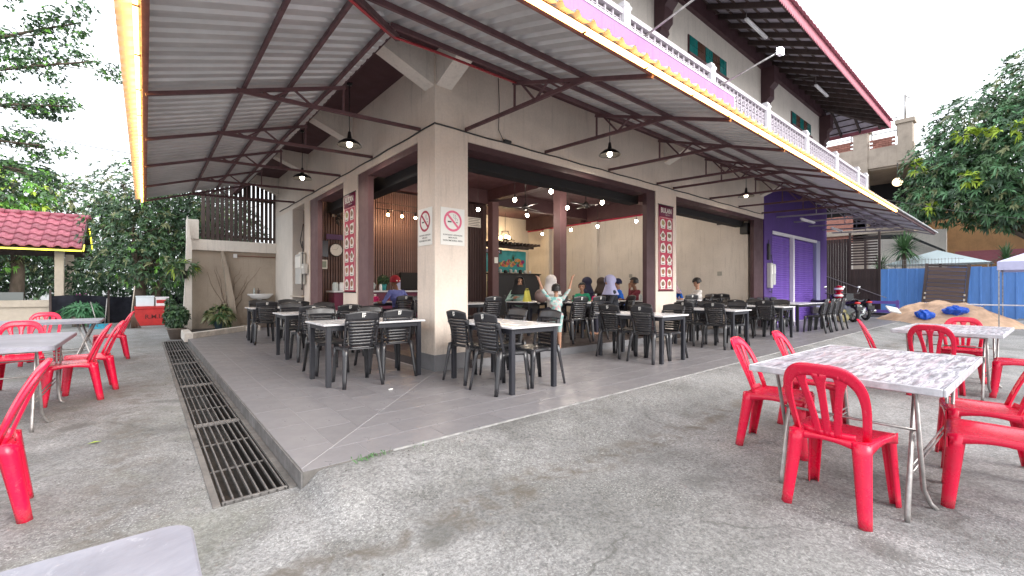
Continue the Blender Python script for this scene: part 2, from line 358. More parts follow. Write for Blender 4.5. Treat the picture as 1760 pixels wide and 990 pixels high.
        for i in range(nu): e += [(i+1, i, i+K, i+1+K), (nv*W_+i, nv*W_+i+1, nv*W_+i+1+K, nv*W_+i+K)]
        for j in range(nv): e += [(j*W_, (j+1)*W_, (j+1)*W_+K, j*W_+K), ((j+1)*W_+nu, j*W_+nu, j*W_+nu+K, (j+1)*W_+nu+K)]
        k = len(s.v); s.add(v+v2, q+q2, m, sm); s.add([], [], m)
        s.f += [tuple(i+k for i in t) for t in e]; s.m += [m]*len(e); s.sm += [False]*len(e); return s
    def mesh(s, name):
        me = bpy.data.meshes.new(name); me.from_pydata([tuple(p) for p in s.v], [], s.f)
        return me
    def build(s, name, mats, parent=None, loc=None, recalc=True):
        me = s.mesh(name)
        if not isinstance(mats, (list, tuple)): mats = [mats]
        for a in mats: me.materials.append(a)
        me.polygons.foreach_set('material_index', s.m); me.polygons.foreach_set('use_smooth', s.sm)
        if recalc:
            bm = bmesh.new(); bm.from_mesh(me); bmesh.ops.recalc_face_normals(bm, faces=bm.faces); bm.to_mesh(me); bm.free()
        o = bpy.data.objects.new(name, me); COL.objects.link(o)
        if parent: o.parent = parent
        if loc: o.location = loc
        return o

def tag(o, label=None, cat=None, group=None, kind=None):
    if label: o['label'] = label
    if cat: o['category'] = cat
    if group: o['group'] = group
    if kind: o['kind'] = kind
    return o
def thing(name, label, cat, loc=(0,0,0), rz=0, group=None):
    o = bpy.data.objects.new(name, None); COL.objects.link(o); o.location = loc; o.rotation_euler = (0,0,rz); o.empty_display_size = .1
    return tag(o, label, cat, group)
KIDS = {}
def inst(me_or_obj, name, parent=None, loc=(0,0,0), rot=(0,0,0), sc=None):
    me = me_or_obj.data if hasattr(me_or_obj, 'data') else me_or_obj
    o = bpy.data.objects.new(name, me); COL.objects.link(o); o.parent = parent; o.location = loc; o.rotation_euler = rot
    if sc: o.scale = sc
    return o
def copy_tree(o, parent=None):
    kids = [c for c in ALLCH(o)]
    c = o.copy(); COL.objects.link(c); c.parent = parent
    for k in kids: copy_tree(k, c)
    return c
def ALLCH(o):
    return [x for x in bpy.data.objects if x.parent == o] if o not in KIDS else KIDS[o]
def cache_kids(o):
    KIDS[o] = [x for x in bpy.data.objects if x.parent == o]
    for k in KIDS[o]: cache_kids(k)
def struct(o): o['kind'] = 'structure'; return o
_texts = {}
def text_mb(mb, body, size, origin, right, up, m=0, th=.002, align='CENTER', bold=.0, squeeze=1.):
    """flat lettering: origin, right and up vectors in the parent's space"""
    key = (body, align, bold)
    if key not in _texts:
        cu = bpy.data.curves.new('lettering', 'FONT'); cu.body = body; cu.align_x = align; cu.size = 1; cu.resolution_u = 2; cu.offset = bold
        ob = bpy.data.objects.new('lettering', cu); COL.objects.link(ob)
        bpy.context.view_layer.update()
        me = ob.evaluated_get(bpy.context.evaluated_depsgraph_get()).to_mesh()
        _texts[key] = ([tuple(v.co) for v in me.vertices], [tuple(p.vertices) for p in me.polygons])
        bpy.data.objects.remove(ob); bpy.data.curves.remove(cu)
    vs, fs = _texts[key]; O, r_, u_ = Vector(origin), Vector(right), Vector(up)
    n = r_.cross(u_).normalized()
    return mb.add([O+r_*(x*size*squeeze)+u_*(y*size)+n*th for x, y, z in vs], fs, m)

# ------------------------------------------------------------------ sky backdrop is the world; ground sheet
def sstep(t): t = max(0, min(1, t)); return t*t*(3-2*t)
def gz(x, y):
    z = -.12
    if y < -2.35 and x > -2.31:
        k = sstep((x+2.34)/.16)
        z += .108*k*(1-sstep((-2.35-y)/.75))
    return z + .006*math.sin(x*1.7+y*.6)*math.sin(y*1.3-.4)*(1 if y < -2.5 or x < -2.9 else 0)
def make_ground():
    xs = [-400, -120, -60, -30, -16]+[ -12+.6*i for i in range(15)]
    xs = [x for x in xs if x < -3.4]+[-3.4, -3.1, -2.9, -2.72, -2.36, -2.33, -2.29, -2.25, -2.21, -2.17]+[-2.1+.11*i for i in range(12)]
    x = xs[-1]
    while x < 20: x += .35; xs.append(x)
    xs += [24, 30, 45, 80, 150, 400]
    ys = [-400, -100, -40, -20, -12, -9, -7.5]; y = -7.5
    while y < -3.2: y += .3; ys.append(y)
    ys = [v for v in ys if v < -3.15]+[-3.1, -3.0, -2.9, -2.8, -2.7, -2.6, -2.5, -2.42, -2.36, -2.351, -2.26]
    y = -2.26
    for a in (-1.6, -.8, 0, .8, 1.6, 2.4, 3.2, 4, 5, 6, 7, 8.0, 9, 10, 12, 15, 18, 22, 30, 50, 100, 400): ys.append(a)
    mb = MB(); v = [(a, b, gz(a, b)) for b in ys for a in xs]; n = len(xs); f = []
    for j in range(len(ys)-1):
        for i in range(n-1):
            cx_, cy_ = (xs[i]+xs[i+1])/2, (ys[j]+ys[j+1])/2
            if -2.72 < cx_ < -2.36 and -2.26 < cy_ < 8.0: continue
            f.append((j*n+i, j*n+i+1, (j+1)*n+i+1, (j+1)*n+i))
    mb.add(v, f, 0, True)
    return struct(mb.build('yard_ground', m_ground, recalc=False))
make_ground()
ch = MB(); x0, x1, y0, y1 = -2.72, -2.36, -2.26, 8.0
ch.add([(x0,y0,-.12),(x0,y1,-.12),(x0,y1,-.5),(x0,y0,-.5)], [(0,1,2,3)]); ch.add([(x1,y0,-.12),(x1,y1,-.12),(x1,y1,-.5),(x1,y0,-.5)], [(3,2,1,0)])
ch.add([(x0,y0,-.12),(x1,y0,-.12),(x1,y0,-.5),(x0,y0,-.5)], [(0,1,2,3)]); ch.add([(x0,y1,-.12),(x1,y1,-.12),(x1,y1,-.5),(x0,y1,-.5)], [(0,1,2,3)])
ch.sheet(lambda u, v: (x0+(x1-x0)*u, y0+(y1-y0)*v, -.47+.02*math.sin(v*60+u*5)), 4, 60)
drain = struct(ch.build('drain_channel', m_dirt, recalc=False))
lip = MB(); lip.box(-2.76, -2.722, -2.26, 8, -.14, -.112); lip.box(-2.358, -2.314, -2.26, 8, -.14, -.108)
lip.build('edge_lip', m_kerb, drain)

# grates lying over the drain, one thing per section
def grate(ya, yb, k, lab):
    t = thing('drain_grate', lab, 'drain grate', (0, 0, 0), 0, 'steel grates over the drain')
    w0, w1 = -2.715, -2.365
    f = MB()
    for yy in (ya+.01, yb-.03):
        f = MB(); f.cbox(w0, w1, yy, yy+.022, -.128, -.106, .003); f.build('end_bar', m_rust, t)
    b0 = MB(); b0.bar((0, ya+.01, 0), (0, yb-.01, 0), .0085, .02); first = None
    for i in range(8):
        x = w0+.015+(w1-w0-.03)*i/7
        if first is None: first = b0.build('bar', m_rust, t, (x, 0, -.117))
        else: inst(first, 'bar', t, (x, 0, -.117+random.uniform(-.003, .003)))
    for u in (.33, .67):
        c = MB(); c.bar((w0, ya+(yb-ya)*u, -.128), (w1, ya+(yb-ya)*u+.02, -.128), .01); c.build('cross_rod', m_rust, t)
    t.rotation_euler = (0, 0, 0)
for k, (a, b, l) in enumerate(((-2.255, -.37, 'rusty drain grate at the open near end of the drain, by the patio corner'),
        (-.36, 1.74, 'rusty drain grate next after the one at the patio corner'),
        (1.75, 3.93, 'rusty drain grate in the middle of the row of five'),
        (3.94, 5.88, 'rusty drain grate second before the potted shrub'),
        (5.89, 7.98, 'rusty drain grate right in front of the potted shrub'))): grate(a, b, k, l)

# ------------------------------------------------------------------ patio
pt = MB(); pt.box(-2.3, 19.6, -2.35, .6, -.3, -.004); pt.box(-2.3, .6, .6, 9.6, -.3, -.004)
patio = struct(pt.build('patio_floor', m_kerb))
gb = MB(); gb.add([(-2.296,-2.346,-.0028),(19.6,-2.346,-.0028),(19.6,.6,-.0028),(-2.296,.6,-.0028)], [(0,1,2,3)]); gb.add([(-2.296,.6,-.0028),(.6,.6,-.0028),(.6,9.6,-.0028),(-2.296,9.6,-.0028)], [(0,1,2,3)]); gb.build('grout_bed', m_grout, patio, recalc=False)
def clip(poly, sgn):       # keep sgn*(x-y) >= gap
    out = []; g = .005
    d = lambda p: sgn*(p[0]-p[1])-g
    for i in range(len(poly)):
        a, b = poly[i], poly[(i+1) % len(poly)]; da, db = d(a), d(b)
        if da >= 0: out.append(a)
        if da*db < 0:
            t = da/(da-db); out.append((a[0]+(b[0]-a[0])*t, a[1]+(b[1]-a[1])*t))
    return out
def clipx(poly, k, lo):
    out = []
    for i in range(len(poly)):
        a, b = poly[i], poly[(i+1) % len(poly)]; da, db = a[k]-lo, b[k]-lo
        if da >= 0: out.append(a)
        if da*db < 0:
            t = da/(da-db); out.append((a[0]+(b[0]-a[0])*t, a[1]+(b[1]-a[1])*t))
    return out
tiles = []; G = .0036
for r in range(8):
    ya, yb = -2.35+.3*r, min(-2.05+.3*r, -.02); x = -2.35-[.0, .22, .42][r % 3]-.1
    while x < 19.5:
        p = clip([(x+.002, ya+.0045), (x+.6-.002, ya+.0045), (x+.6-.002, yb-.0045), (x+.002, yb-.0045)], 1)
        if len(p) > 2: tiles.append((p, x+.3, (ya+yb)/2))
        x += .6
for r in range(8):
    xa, xb = -2.3+.3*r, min(-2.0+.3*r, -.02); y = -2.4-[.1, .32, .5][r % 3]
    while y < 9.6:
        yb2 = min(y+.6, 9.6)
        p = clip([(xa+.0022, y+.004), (xb-.0022, y+.004), (xb-.0022, yb2-.004), (xa+.0022, yb2-.004)], -1)
        if len(p) > 2: tiles.append((p, (xa+xb)/2, y+.3))
        y += .6
def keep_tile(p):   # area in a corner already outside the slab
    return max(q[0] for q in p) > -2.3+.02 and max(q[1] for q in p) > -2.35+.02
tiles = [t for t in tiles if keep_tile(t[0])]
tiles.sort(key=lambda t: (t[1]+3.06)**2+(t[2]+5.29)**2)
rest = MB(); share = {}
for i, (p, cx_, cy_) in enumerate(tiles):
    p = clipx(clipx(p, 0, -2.2995), 1, -2.3495)
    if len(p) < 3: continue
    dz = random.uniform(-.0006, .0006)
    if i < 290:
        key = tuple((round(a-cx_, 3), round(b-cy_, 3)) for a, b in p)
        if key in share: inst(share[key], 'tile', patio, (cx_, cy_, dz))
        else:
            mb = MB(); mb.prism([(a, b, -.01) for a, b in key], (0, 0, .01)); share[key] = mb.build('tile', m_tile, patio, (cx_, cy_, dz))
    else: rest.prism([(a, b, -.01) for a, b in p], (0, 0, .01+dz))
tag(rest.build('far_tiles', m_tile, patio), kind='stuff')
ed = MB(); ed.box(-1.7, 19.6, -2.358, -2.3502, -.025, .0005); ed.build('edging_strip', M('pale_edging', (.27, .265, .26), .7, var=.4, scale=9), patio)
kt = MB(); kt.box(-2.311, -2.3, 0, .296, -.119, -.006); k0 = None
y = -2.345
while y < 7.1:
    if k0 is None: k0 = kt.build('kerb_tile', M('kerb_tile', (.13, .125, .122), .6, var=.45, scale=7, rnd=.2), patio, (0, y, 0))
    else: inst(k0, 'kerb_tile', patio, (0, y, 0))
    y += .3
# angled planter kerb at the far end of the left wing
pk = MB(); A, B_ = Vector((-2.28, 7.15, 0)), Vector((-.95, 8.62, 0)); 
pk.bar(A+Vector((0,0,.06)), B_+Vector((0,0,.06)), .16, .13); pk.bar((-2.30, 7.1, .03), (-2.30, 9.55, .03), .15, .2); pk.bar((-.98, 8.6, .06), (-.62, 8.62, .06), .3, .13)
pl = struct(pk.build('planter_kerb', m_creamlt))
so = MB(); so.add([(-2.25, 7.3, .03), (-1.0, 8.6, .03), (-.8, 9.58, .03), (-2.25, 9.58, .03)], [(0,1,2,3)]); struct(so.build('planter_soil', m_dirt, recalc=False))

# ------------------------------------------------------------------ the building
bld = thing('restaurant_building', 'two storey cream restaurant with maroon open shopfronts and an upper balcony', 'building')
def part(name, mb, mat, parent=bld): return mb.build(name, mat, parent)
def bx(name, mat, *a, parent=bld, c=0): 
    mb = MB(); (mb.cbox(*a, c) if c else mb.box(*a)); return mb.build(name, mat, parent)
p1 = bx('pillar', m_cream, 0, .55, 0, .5, -.02, 4.45, c=.003)
bx('skirting', m_skirt, -.013, .563, -.013, .513, 0, .23, parent=p1, c=.004)
bx('pillar', m_cream, 0, .12, 2.88, 3.63, -.02, 3.299); bx('pillar', m_cream, 0, .12, 6.0, 6.45, -.02, 3.299); bx('pillar_back', m_maroon, .1205, .3, 2.9, 3.61, -.02, 3.299)
bx('pillar', m_cream, 5.52, 6.38, 0, .12, -.02, 3.299); bx('pillar_back', m_maroon, 5.54, 6.36, .1205, .3, -.02, 3.299)
w = bx('wall', m_cream, 0, .28, .5, 9.62, 3.3, 4.45); bx('wall', m_cream, .55, 11.57, 0, .28, 3.3, 4.45)
bx('wall', m_creamlt, 0, .28, 7.6, 9.62, -.02, 3.299)
for a in ((2.40, 2.878), (5.40, 5.998)): bx('door_jamb', m_marlt, .02, .12, *a, -.02, 3.298)
for a in ((5.2, 5.518), (10.86, 11.568)): bx('door_jamb', m_maroon, *a, .02, .12, -.02, 3.298)
# shutter housings under the lintels
for a in ((.02, .34, .502, 2.398, 3.2, 3.298), (.02, .34, 3.632, 5.398, 3.2, 3.298)): bx('shutter_rail', m_marlt, *a)
for a in ((.552, 5.198, .02, .34, 3.2, 3.298), (6.382, 10.858, .02, .34, 3.2, 3.298)): bx('shutter_rail', m_maroon, *a)
for a in ((.36, .62, .502, 5.9, 3.02, 3.3), ): bx('shutter_housing', m_dark, *a)  # housings in black: the shade of the gap is put into their colour
for a in ((.64, 5.4, .36, .6, 3.05, 3.3), (6.2, 11.0, .36, .6, 3.05, 3.3)): bx('shutter_housing', m_dark, *a)
# recess with shelf and meters
bx('recess_wall', m_maroon, .28, .34, 6.45, 7.6, -.02, 3.299); bx('shelf', m_beige, -.06, .28, 6.46, 7.59, .93, .97)
# purple neighbour shop
pw = [(11.572, 12.23, -.02, 4.45), (17.2, 18.0, -.02, 4.45), (12.231, 17.199, 3.0, 4.45)]
for x0_, x1_, z0_, z1_ in pw: bx('purple_wall', m_purple, x0_, x1_, -.01, .3, z0_, z1_)
bx('door_post', M('grey_lavender_paint', (.28, .28, .44), .5), 16.72, 17.198, .0, .3, -.02, 2.998); bx('door_post', m_white, 14.14, 14.26, -.015, .1, 0, 2.998)
bx('door_lintel', m_white, 12.235, 16.7, -.03, .05, 2.9, 2.995)
for xa, xb in ((12.235, 14.138), (14.262, 16.718)):
    sh = bx('roller_shutter', m_shutter, xa, xb, .12, .16, 0, 2.9); mb = MB(); mb.prism([(xa+.01, .119, 0), (xa+.01, .095, .02), (xa+.01, .095, .055), (xa+.01, .119, .073)], (xb-xa-.02, 0, 0)); f0 = None
    for i in range(38):
        if f0 is None: f0 = mb.build('shutter_slat', m_shutter, sh, (0, 0, .02))
        else: inst(f0, 'shutter_slat', sh, (0, 0, .02+i*.0745))
# cantilever brackets under the balcony
def haunch(x, y, ax):
    mb = MB(); prof = [(0, 3.97), (0, 4.448), (1.0, 4.448), (1.0, 4.36)]
    if ax == 'x': mb.prism([(-a, y, z) for a, z in prof], (0, .25, 0))
    else: mb.prism([(x, -a, z) for a, z in prof], (.25, 0, 0))
    part('balcony_bracket', mb, m_creamlt)
for y in (.02, 3.1, 6.1, 9.2): haunch(0, y, 'x')
for x in (.02, 5.85, 11.25): haunch(x, 0, 'y')
mb = MB(); mb.box(-1.1, 0, -1.1, 9.7, 4.45, 4.75); mb.box(0, 19.3, -1.1, 0, 4.45, 4.75); part('balcony_slab', mb, m_soffit)
mb = MB(); mb.box(-1.1, -1.0, -1.0, 9.7, 3.9, 4.449); mb.box(-1.1, 18.2, -1.1, -1.0, 3.9, 4.449); part('sky_block_beam', mb, m_maroon)  # unseen beam added to stop sky light above the canopy's inner edge
mb = MB(); mb.box(-1.17, 6.7, -1.16, -1.1, 4.5, 5.30); pp = part('parapet_panel', mb, m_lilac)
mb = MB(); mb.box(-1.18, 6.73, -1.175, -1.095, 5.302, 5.335); mb.box(6.702, 6.735, -1.175, -1.1, 4.5, 5.30); part('trim', mb, m_white, pp)
mb = MB(); mb.box(6.75, 19.3, -1.12, -1.0, 4.752, 4.84); part('balcony_kerb', mb, m_white)
# balustrade
m_bal = M('pinkish_white_paint', (.50, .45, .50), .55, var=.15, scale=5)
bal = bx('balustrade', m_bal, -1.1, 19.25, -1.06, -.96, 5.60, 5.68)
bx('bottom_rail', m_bal, -1.1, 19.25, -1.05, -.97, 4.845, 4.90, parent=bal)
post = MB(); post.cbox(-.085, .085, -.085, .085, 4.752, 5.78, .01); post.cbox(-.1, .1, -.1, .1, 5.70, 5.75, .008); post.cbox(-.07, .07, -.07, .07, 5.781, 5.82, .01)
f0 = None; posts = (-.07, 2.93, 5.93, 8.9, 11.88, 14.95, 17.85, 19.2)
for x in posts:
    if f0 is None: f0 = post.build('post', m_white, bal, (x, -1.01, 0))
    else: inst(f0, 'post', bal, (x, -1.01, 0))
bs = MB(); h0, h1 = 4.902, 5.598
for sx in (-1, 1): bs.box(sx*.09-.007, sx*.09+.007, -.02, .02, h0, h1)
for z in (5.0, 5.17, 5.34, 5.51): bs.box(-.074, .074, -.015, .015, z, z+.014)
def ring(cz, r0, r1, n=10):
    for i in range(n):
        a, b = 2*math.pi*i/n, 2*math.pi*(i+1)/n
        P = [(r0*math.cos(a), -.012, cz+r0*math.sin(a)), (r1*math.cos(a), -.012, cz+r1*math.sin(a)), (r1*math.cos(b), -.012, cz+r1*math.sin(b)), (r0*math.cos(b), -.012, cz+r0*math.sin(b))]
        bs.prism(P, (0, .024, 0))
ring(5.107, .04, .058); ring(5.277, .04, .058); ring(5.447, .04, .058)
bs.bar((-.07, 0, 5.19), (.07, 0, 5.33), .012)
f0 = None; nb = 0
for i in range(len(posts)-1):
    a, b = posts[i]+.1, posts[i+1]-.1; n = max(1, round((b-a)/.2))
    for k in range(n):
        x = a+(b-a)*(k+.5)/n
        if f0 is None: f0 = bs.build('baluster', m_bal, bal, (x, -1.01, 0))
        else: inst(f0, 'baluster', bal, (x, -1.01, 0))
# upper storey
bx('upper_wall', m_creamlt, 0, 17.65, .06, .3, 4.751, 8.3); bx('upper_wall', m_creamlt, 0, .24, .3, 9.6, 4.751, 8.3); bx('upper_wall', m_creamlt, 17.41, 17.65, .301, 11, 4.45, 8.3)
bx('dado', m_maroon, -.02, 17.66, .035, .059, 4.752, 6.62)
bx('wall_plate', m_maroon, -.1, 17.8, -.05, .059, 7.93, 8.34)
def corbel(x):
    mb = MB(); pr = [(.055, 4.76), (-.06, 4.76), (-.06, 6.75), (-.12, 6.82), (-.1, 6.92), (-.2, 7.02), (-.2, 7.3), (-.32, 7.42), (-.32, 7.925), (.055, 7.925)]
    mb.prism([(x, a, z) for a, z in pr], (.34, 0, 0)); part('corbel_post', mb, m_maroon)
for x in (5.55, 11.5, 17.3): corbel(x)
m_teglass = M('teal_glass', (.01, .16, .15), .15); m_brglass = M('brown_glass', (.10, .05, .035), .15)
for wx in (7.05, 14.15):
    wf = bx('upper_window', m_maroon, wx-.03, wx+2.03, .03, .059, 6.87, 7.33)
    bx('sill', m_marlt, wx-.06, wx+2.06, -.03, .029, 6.83, 6.868, parent=wf)
    for i in range(5):
        for j in range(2):
            for k in range(2): bx('pane', (m_teglass, m_brglass)[i % 2], wx+i*.4+.01+k*.195, wx+i*.4+.195+k*.195, .015, .03, 6.89+j*.215, 7.095+j*.215, parent=wf)
# hipped tiled roof with deep eaves
EX0, EX1, EY0, EY1, EZ, SL = -1.8, 19.1, -1.8, 13.0, 7.46, .462
run = (EY1-EY0)/2; rz = EZ+SL*run; ry = EY0+run
ra, rb = (EX0+run, ry, rz), (EX1-run, ry, rz)
c4 = [(EX0, EY0, EZ), (EX1, EY0, EZ), (EX1, EY1, EZ), (EX0, EY1, EZ)]
mb = MB()
for poly in ([c4[0], c4[1], rb, ra], [c4[1], c4[2], rb], [c4[2], c4[3], ra, rb], [c4[3], c4[0], ra]): mb.prism([(x, y, z+.08) for x, y, z in poly], (0, 0, .05))
eav = part('tiled_roof', mb, m_tileunder)
rf = MB(); bt = MB(); x = EX0+.3
while x < EX1-.1:
    ln = min(2.6, min(x-EX0, EX1-x))
    rf = MB(); rf.bar((x, EY0+.03, EZ+.02), (x, EY0+ln, EZ+SL*ln-.01), .06, .12); part('rafter', rf, m_timber); x += .62
y = EY0+.3
while y < 6:
    ln = min(2.6, y-EY0); rf = MB(); rf.bar((EX1-.03, y, EZ+.02), (EX1-ln, y, EZ+SL*ln-.01), .06, .12); part('rafter', rf, m_timber); y += .62
for k in range(8):
    d = .12+k*.32; z = EZ+SL*d+.065
    bt = MB(); bt.bar((EX0+d, EY0+d, z), (EX1-d, EY0+d, z), .05, .03); part('batten', bt, m_timber); bt = MB(); bt.bar((EX1-d, EY0+d, z), (EX1-d, 7, z), .05, .03); part('batten', bt, m_timber)
bt = MB(); bt.bar(c4[1], (EX1-2.4, EY0+2.4, EZ+SL*2.4), .1, .16); part('hip_rafter', bt, m_timber, bld)
fb = MB(); fb.box(EX0, EX1, EY0-.03, EY0, EZ-.06, EZ+.16); fb.box(EX1, EX1+.03, EY0-.03, EY1, EZ-.06, EZ+.16); fas = part('fascia_board', fb, m_pinkfascia)
sc = MB(); x = EX0+.06
while x < EX1: sc.prism([(x-.045, EY0-.036, EZ-.05), (x+.045, EY0-.036, EZ-.05), (x+.03, EY0-.036, EZ-.11), (x, EY0-.036, EZ-.14), (x-.03, EY0-.036, EZ-.11)], (0, .012, 0)); x += .11
tag(part('scalloped_fringe', sc, m_pinkfascia, fas), kind='stuff')
tl = MB(); tl.sheet(lambda u, v: ((u-.5)*.25, -.12+v*.5, .03*math.sin(math.pi*u)+SL*v*.5), 4, 1, .015)
f0 = None; x = EX0+.12
while x < EX1:
    if f0 is None: f0 = tl.build('roof_tile', m_roofred, eav, (x, EY0, EZ+.14))
    else: inst(f0, 'roof_tile', eav, (x, EY0, EZ+.14))
    x += .26
# ---- interior shell
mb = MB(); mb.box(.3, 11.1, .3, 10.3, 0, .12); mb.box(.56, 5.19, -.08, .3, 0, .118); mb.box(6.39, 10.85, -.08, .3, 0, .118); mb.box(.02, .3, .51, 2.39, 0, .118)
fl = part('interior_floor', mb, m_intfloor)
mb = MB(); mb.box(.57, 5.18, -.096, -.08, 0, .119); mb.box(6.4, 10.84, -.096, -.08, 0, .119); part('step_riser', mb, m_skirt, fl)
bx('ceiling', m_soffit, .28, 17.4, .28, 10.4, 4.452, 4.7)
for a in ((.5, 11.1, 3.1, 3.4, 4.05, 4.45), (.5, 11.1, 6.46, 6.75, 4.0, 4.45), (5.75, 6.05, .3, 3.099, 4.1, 4.45), (5.75, 6.05, 3.401, 6.45, 4.1, 4.45), (10.85, 11.1, .3, 3.099, 3.92, 4.45), (10.85, 11.1, 3.401, 6.45, 3.92, 4.45), (10.85, 11.1, 6.76, 10.2, 3.92, 4.45)): bx('ceiling_beam', m_maroon, *a)
for (x, y) in ((5.77, 3.12), (5.77, 6.2)): bx('interior_column', m_marlt, x, x+.26, y, y+.26, .12, 4.05)
party = bx('party_wall', m_creamlt, 11.1, 11.3, .28, 10.4, .12, 3.86)
bx('red_trim', m_crimring, 11.04, 11.1, .3, 10.3, 3.861, 3.915, parent=party); bx('upper_party_wall', m_maroon, 11.1, 11.3, .28, 10.4, 3.861, 4.45)
for y in (6.0, 8.75): bx('pilaster', m_creamlt, 10.93, 11.099, y, y+.3, .12, 3.86, parent=party)
bx('back_wall', m_creamlt, 5.9, 11.1, 10.3, 10.45, .12, 4.45)
bx('back_wall', m_maroon, .28, 5.9, 6.75, 6.85, .12, 4.45); bx('back_wall', m_maroon, 5.9, 6.0, 6.86, 10.3, .12, 4.45)
sw = bx('slatted_wall', m_slatdk, .3, 5.76, 6.6, 6.7, .12, 3.94)
mb = MB(); mb.cbox(-.021, .021, -.04, 0, .12, 3.94, .004); f0 = f1 = None
x = .36
while x < 5.72:
    if x < 4.4:
        if f0 is None: f0 = mb.build('wall_slat', m_slat, sw, (x, 6.6, 0))
        else: inst(f0, 'wall_slat', sw, (x, 6.6, 0))
    else:
        if f1 is None: f1 = mb.build('wall_slat', m_slatdk, sw, (x, 6.6, 0))
        else: inst(f1, 'wall_slat', sw, (x, 6.6, 0))
    x += .068
# side and rear closing walls of the rest of the block
bx('rear_wall', m_creamlt, .28, 17.65, 10.46, 10.6, -.1, 4.45); bx('end_wall', m_purple, 17.7, 18.0, .3, 10.6, -.1, 4.45)

# back boundary wall with sloping buttress (left wing end)
bw = thing('boundary_wall', 'tan rendered wall with a sloping recess at the far end of the patio', 'wall')
bx('wall_panel', m_tanwall, -2.1, -.001, 9.6, 9.75, -.1, 2.22, parent=bw); bx('top_beam', m_creamlt, -2.18, -.001, 9.5, 9.76, 2.222, 2.52, parent=bw)
bx('gate_post', m_creamlt, -2.2, -1.93, 9.45, 9.76, 2.522, 3.05, parent=bw)
mb = MB(); mb.prism([(-1.16, 9.3, .05), (-1.02, 9.3, .05), (-1.1, 9.3, .8), (-1.27, 9.3, 1.75), (-1.38, 9.3, 2.2), (-1.42, 9.3, 2.2)], (0, .29, 0)); mb.build('buttress', m_tanwall, bw)
mb = MB(); mb.prism([(-2.32, 9.2, -.1), (-2.1, 9.2, -.1), (-2.1, 9.2, 2.3), (-2.2, 9.2, 3.1), (-2.25, 9.2, 1.2)], (0, .2, 0)); mb.build('edge_pier', m_creamlt, bw)
lou = thing('slatted_screen', 'dark vertical slatted timber screen standing on the tan wall', 'screen', (0, 9.62, 0))
mb = MB(); mb.cbox(-.044, .044, -.012, .012, 0, 2.15, .003); f0 = None
for i in range(18):
    x = -1.82+i*.112; 
    if f0 is None: f0 = mb.build('slat', m_timber, lou, (x, 0, 2.54))
    else: inst(f0, 'slat', lou, (x, random.uniform(-.004, .004), 2.54+random.uniform(-.015, .01)))
for z in (2.62, 3.75, 4.5): bx('rail', m_timber, -1.9, .16, .013, .06, z, z+.08, parent=lou)

# ------------------------------------------------------------------ lean-to canopies
ZO = lambda o: 3.80-(o-1.1)*.327
def canopy(side, s_end, trusses, led_end, label, s_grey=None):
    T = (lambda s, o, z: (-o, s, z)) if side == 'x' else (lambda s, o, z: (s, -o, z))
    t = thing('metal_canopy', label, 'canopy', (0,0,0), 0, 'lean-to zinc canopies on maroon steel trusses')
    prof = [(0, 0), (.06, 0), (.088, .036), (.112, .036), (.14, 0)]
    s = -3.24
    while s < s_end-.01:
        n = 4; pts = []
        for k in range(n):
            for a, h in prof:
                if s+k*.18+a < s_end: pts.append((s+k*.18+a, h))
        pts.append((min(s+n*.18, s_end), 0)); mb = MB(); v = []
        for a, h in pts:
            o0 = max(1.06, -a); 
            for q in range(5):
                o = o0+((3.23 if side == 'x' else 3.15)-o0)*q/4; v.append(T(a, o, ZO(o)+.035+h+.003*math.sin(a*2.1+q)))
        m = len(pts); f = [(i*5+q, i*5+q+1, (i+1)*5+q+1, (i+1)*5+q) for i in range(m-1) for q in range(4)]
        v2 = [(x, y, z+.004) for x, y, z in v]; k0 = len(v)
        f2 = [tuple(i+k0 for i in g[::-1]) for g in f]
        mb.add(v+v2, f+f2, 0); 
        if max(abs(p[0]-v[0][0]) for p in v) > .02: mb.build('roof_sheet', m_zinc, t, recalc=False)
        s += n*.18
    def box_ps(name, s0, s1, o, w, h, dz, mat=m_steel):
        mb = MB(); mb.bar(T(s0, o, ZO(o)+dz), T(s1, o, ZO(o)+dz), w, h); return mb.build(name, mat, t)
    for o in (1.22, 1.72, 2.2): box_ps('purlin', -o+.02, s_end-.05, o, .03, .05, 0)
    box_ps('edge_purlin', -3.05, s_end-.05, 3.06, .045, .07, -.01)
    for s in trusses:
        mt = m_steelgrey if (s_grey and s > s_grey) else m_steel
        mb = MB(); mb.bar(T(s, 1.08, ZO(1.08)-.055), T(s, 3.06, ZO(3.06)-.055), .036, .04); tr = mb.build('truss_rafter', mt, t)
        mb = MB(); mb.bar(T(s, 0, 3.465), T(s, 2.28, 3.372), .034, .045); mb.build('bottom_chord', mt, tr)
        zb = lambda o: 3.465-.041*o
        for a, za, b, zb_ in ((1.1, 0, 1.1, 1), (1.24, 1, 1.48, 0), (1.48, 0, 1.68, 1), (1.74, 1, 1.92, 0), (1.92, 0, 2.02, 1)):
            mb = MB(); mb.bar(T(s, a, ZO(a)-.07 if (za == 1 or a == 1.1 and za == 1) else zb(a)), T(s, b, ZO(b)-.07 if zb_ == 1 else zb(b)), .022, .022); mb.build('web_bar', mt, tr)
    if led_end:
        mb = MB(); mb.bar(T(-3.12, 3.115, ZO(3.115)-.028), T(led_end, 3.115, ZO(3.115)-.028), .03, .034); mb.build('light_strip', m_led, t)
        mb = MB()
        s = -3.0
        while s < led_end:
            mb.bar(T(s, 3.09, ZO(3.1)-.05), T(s, 3.13, ZO(3.1)-.05), .02, .01); s += .83
        tag(mb.build('strip_clip', m_steel, t), kind='stuff')
    return t
c1 = canopy('x', 7.62, (.42, 2.16, 3.81, 5.62, 7.4), 7.6, 'corrugated zinc canopy over the left side patio, its eave lit by an orange light strip')
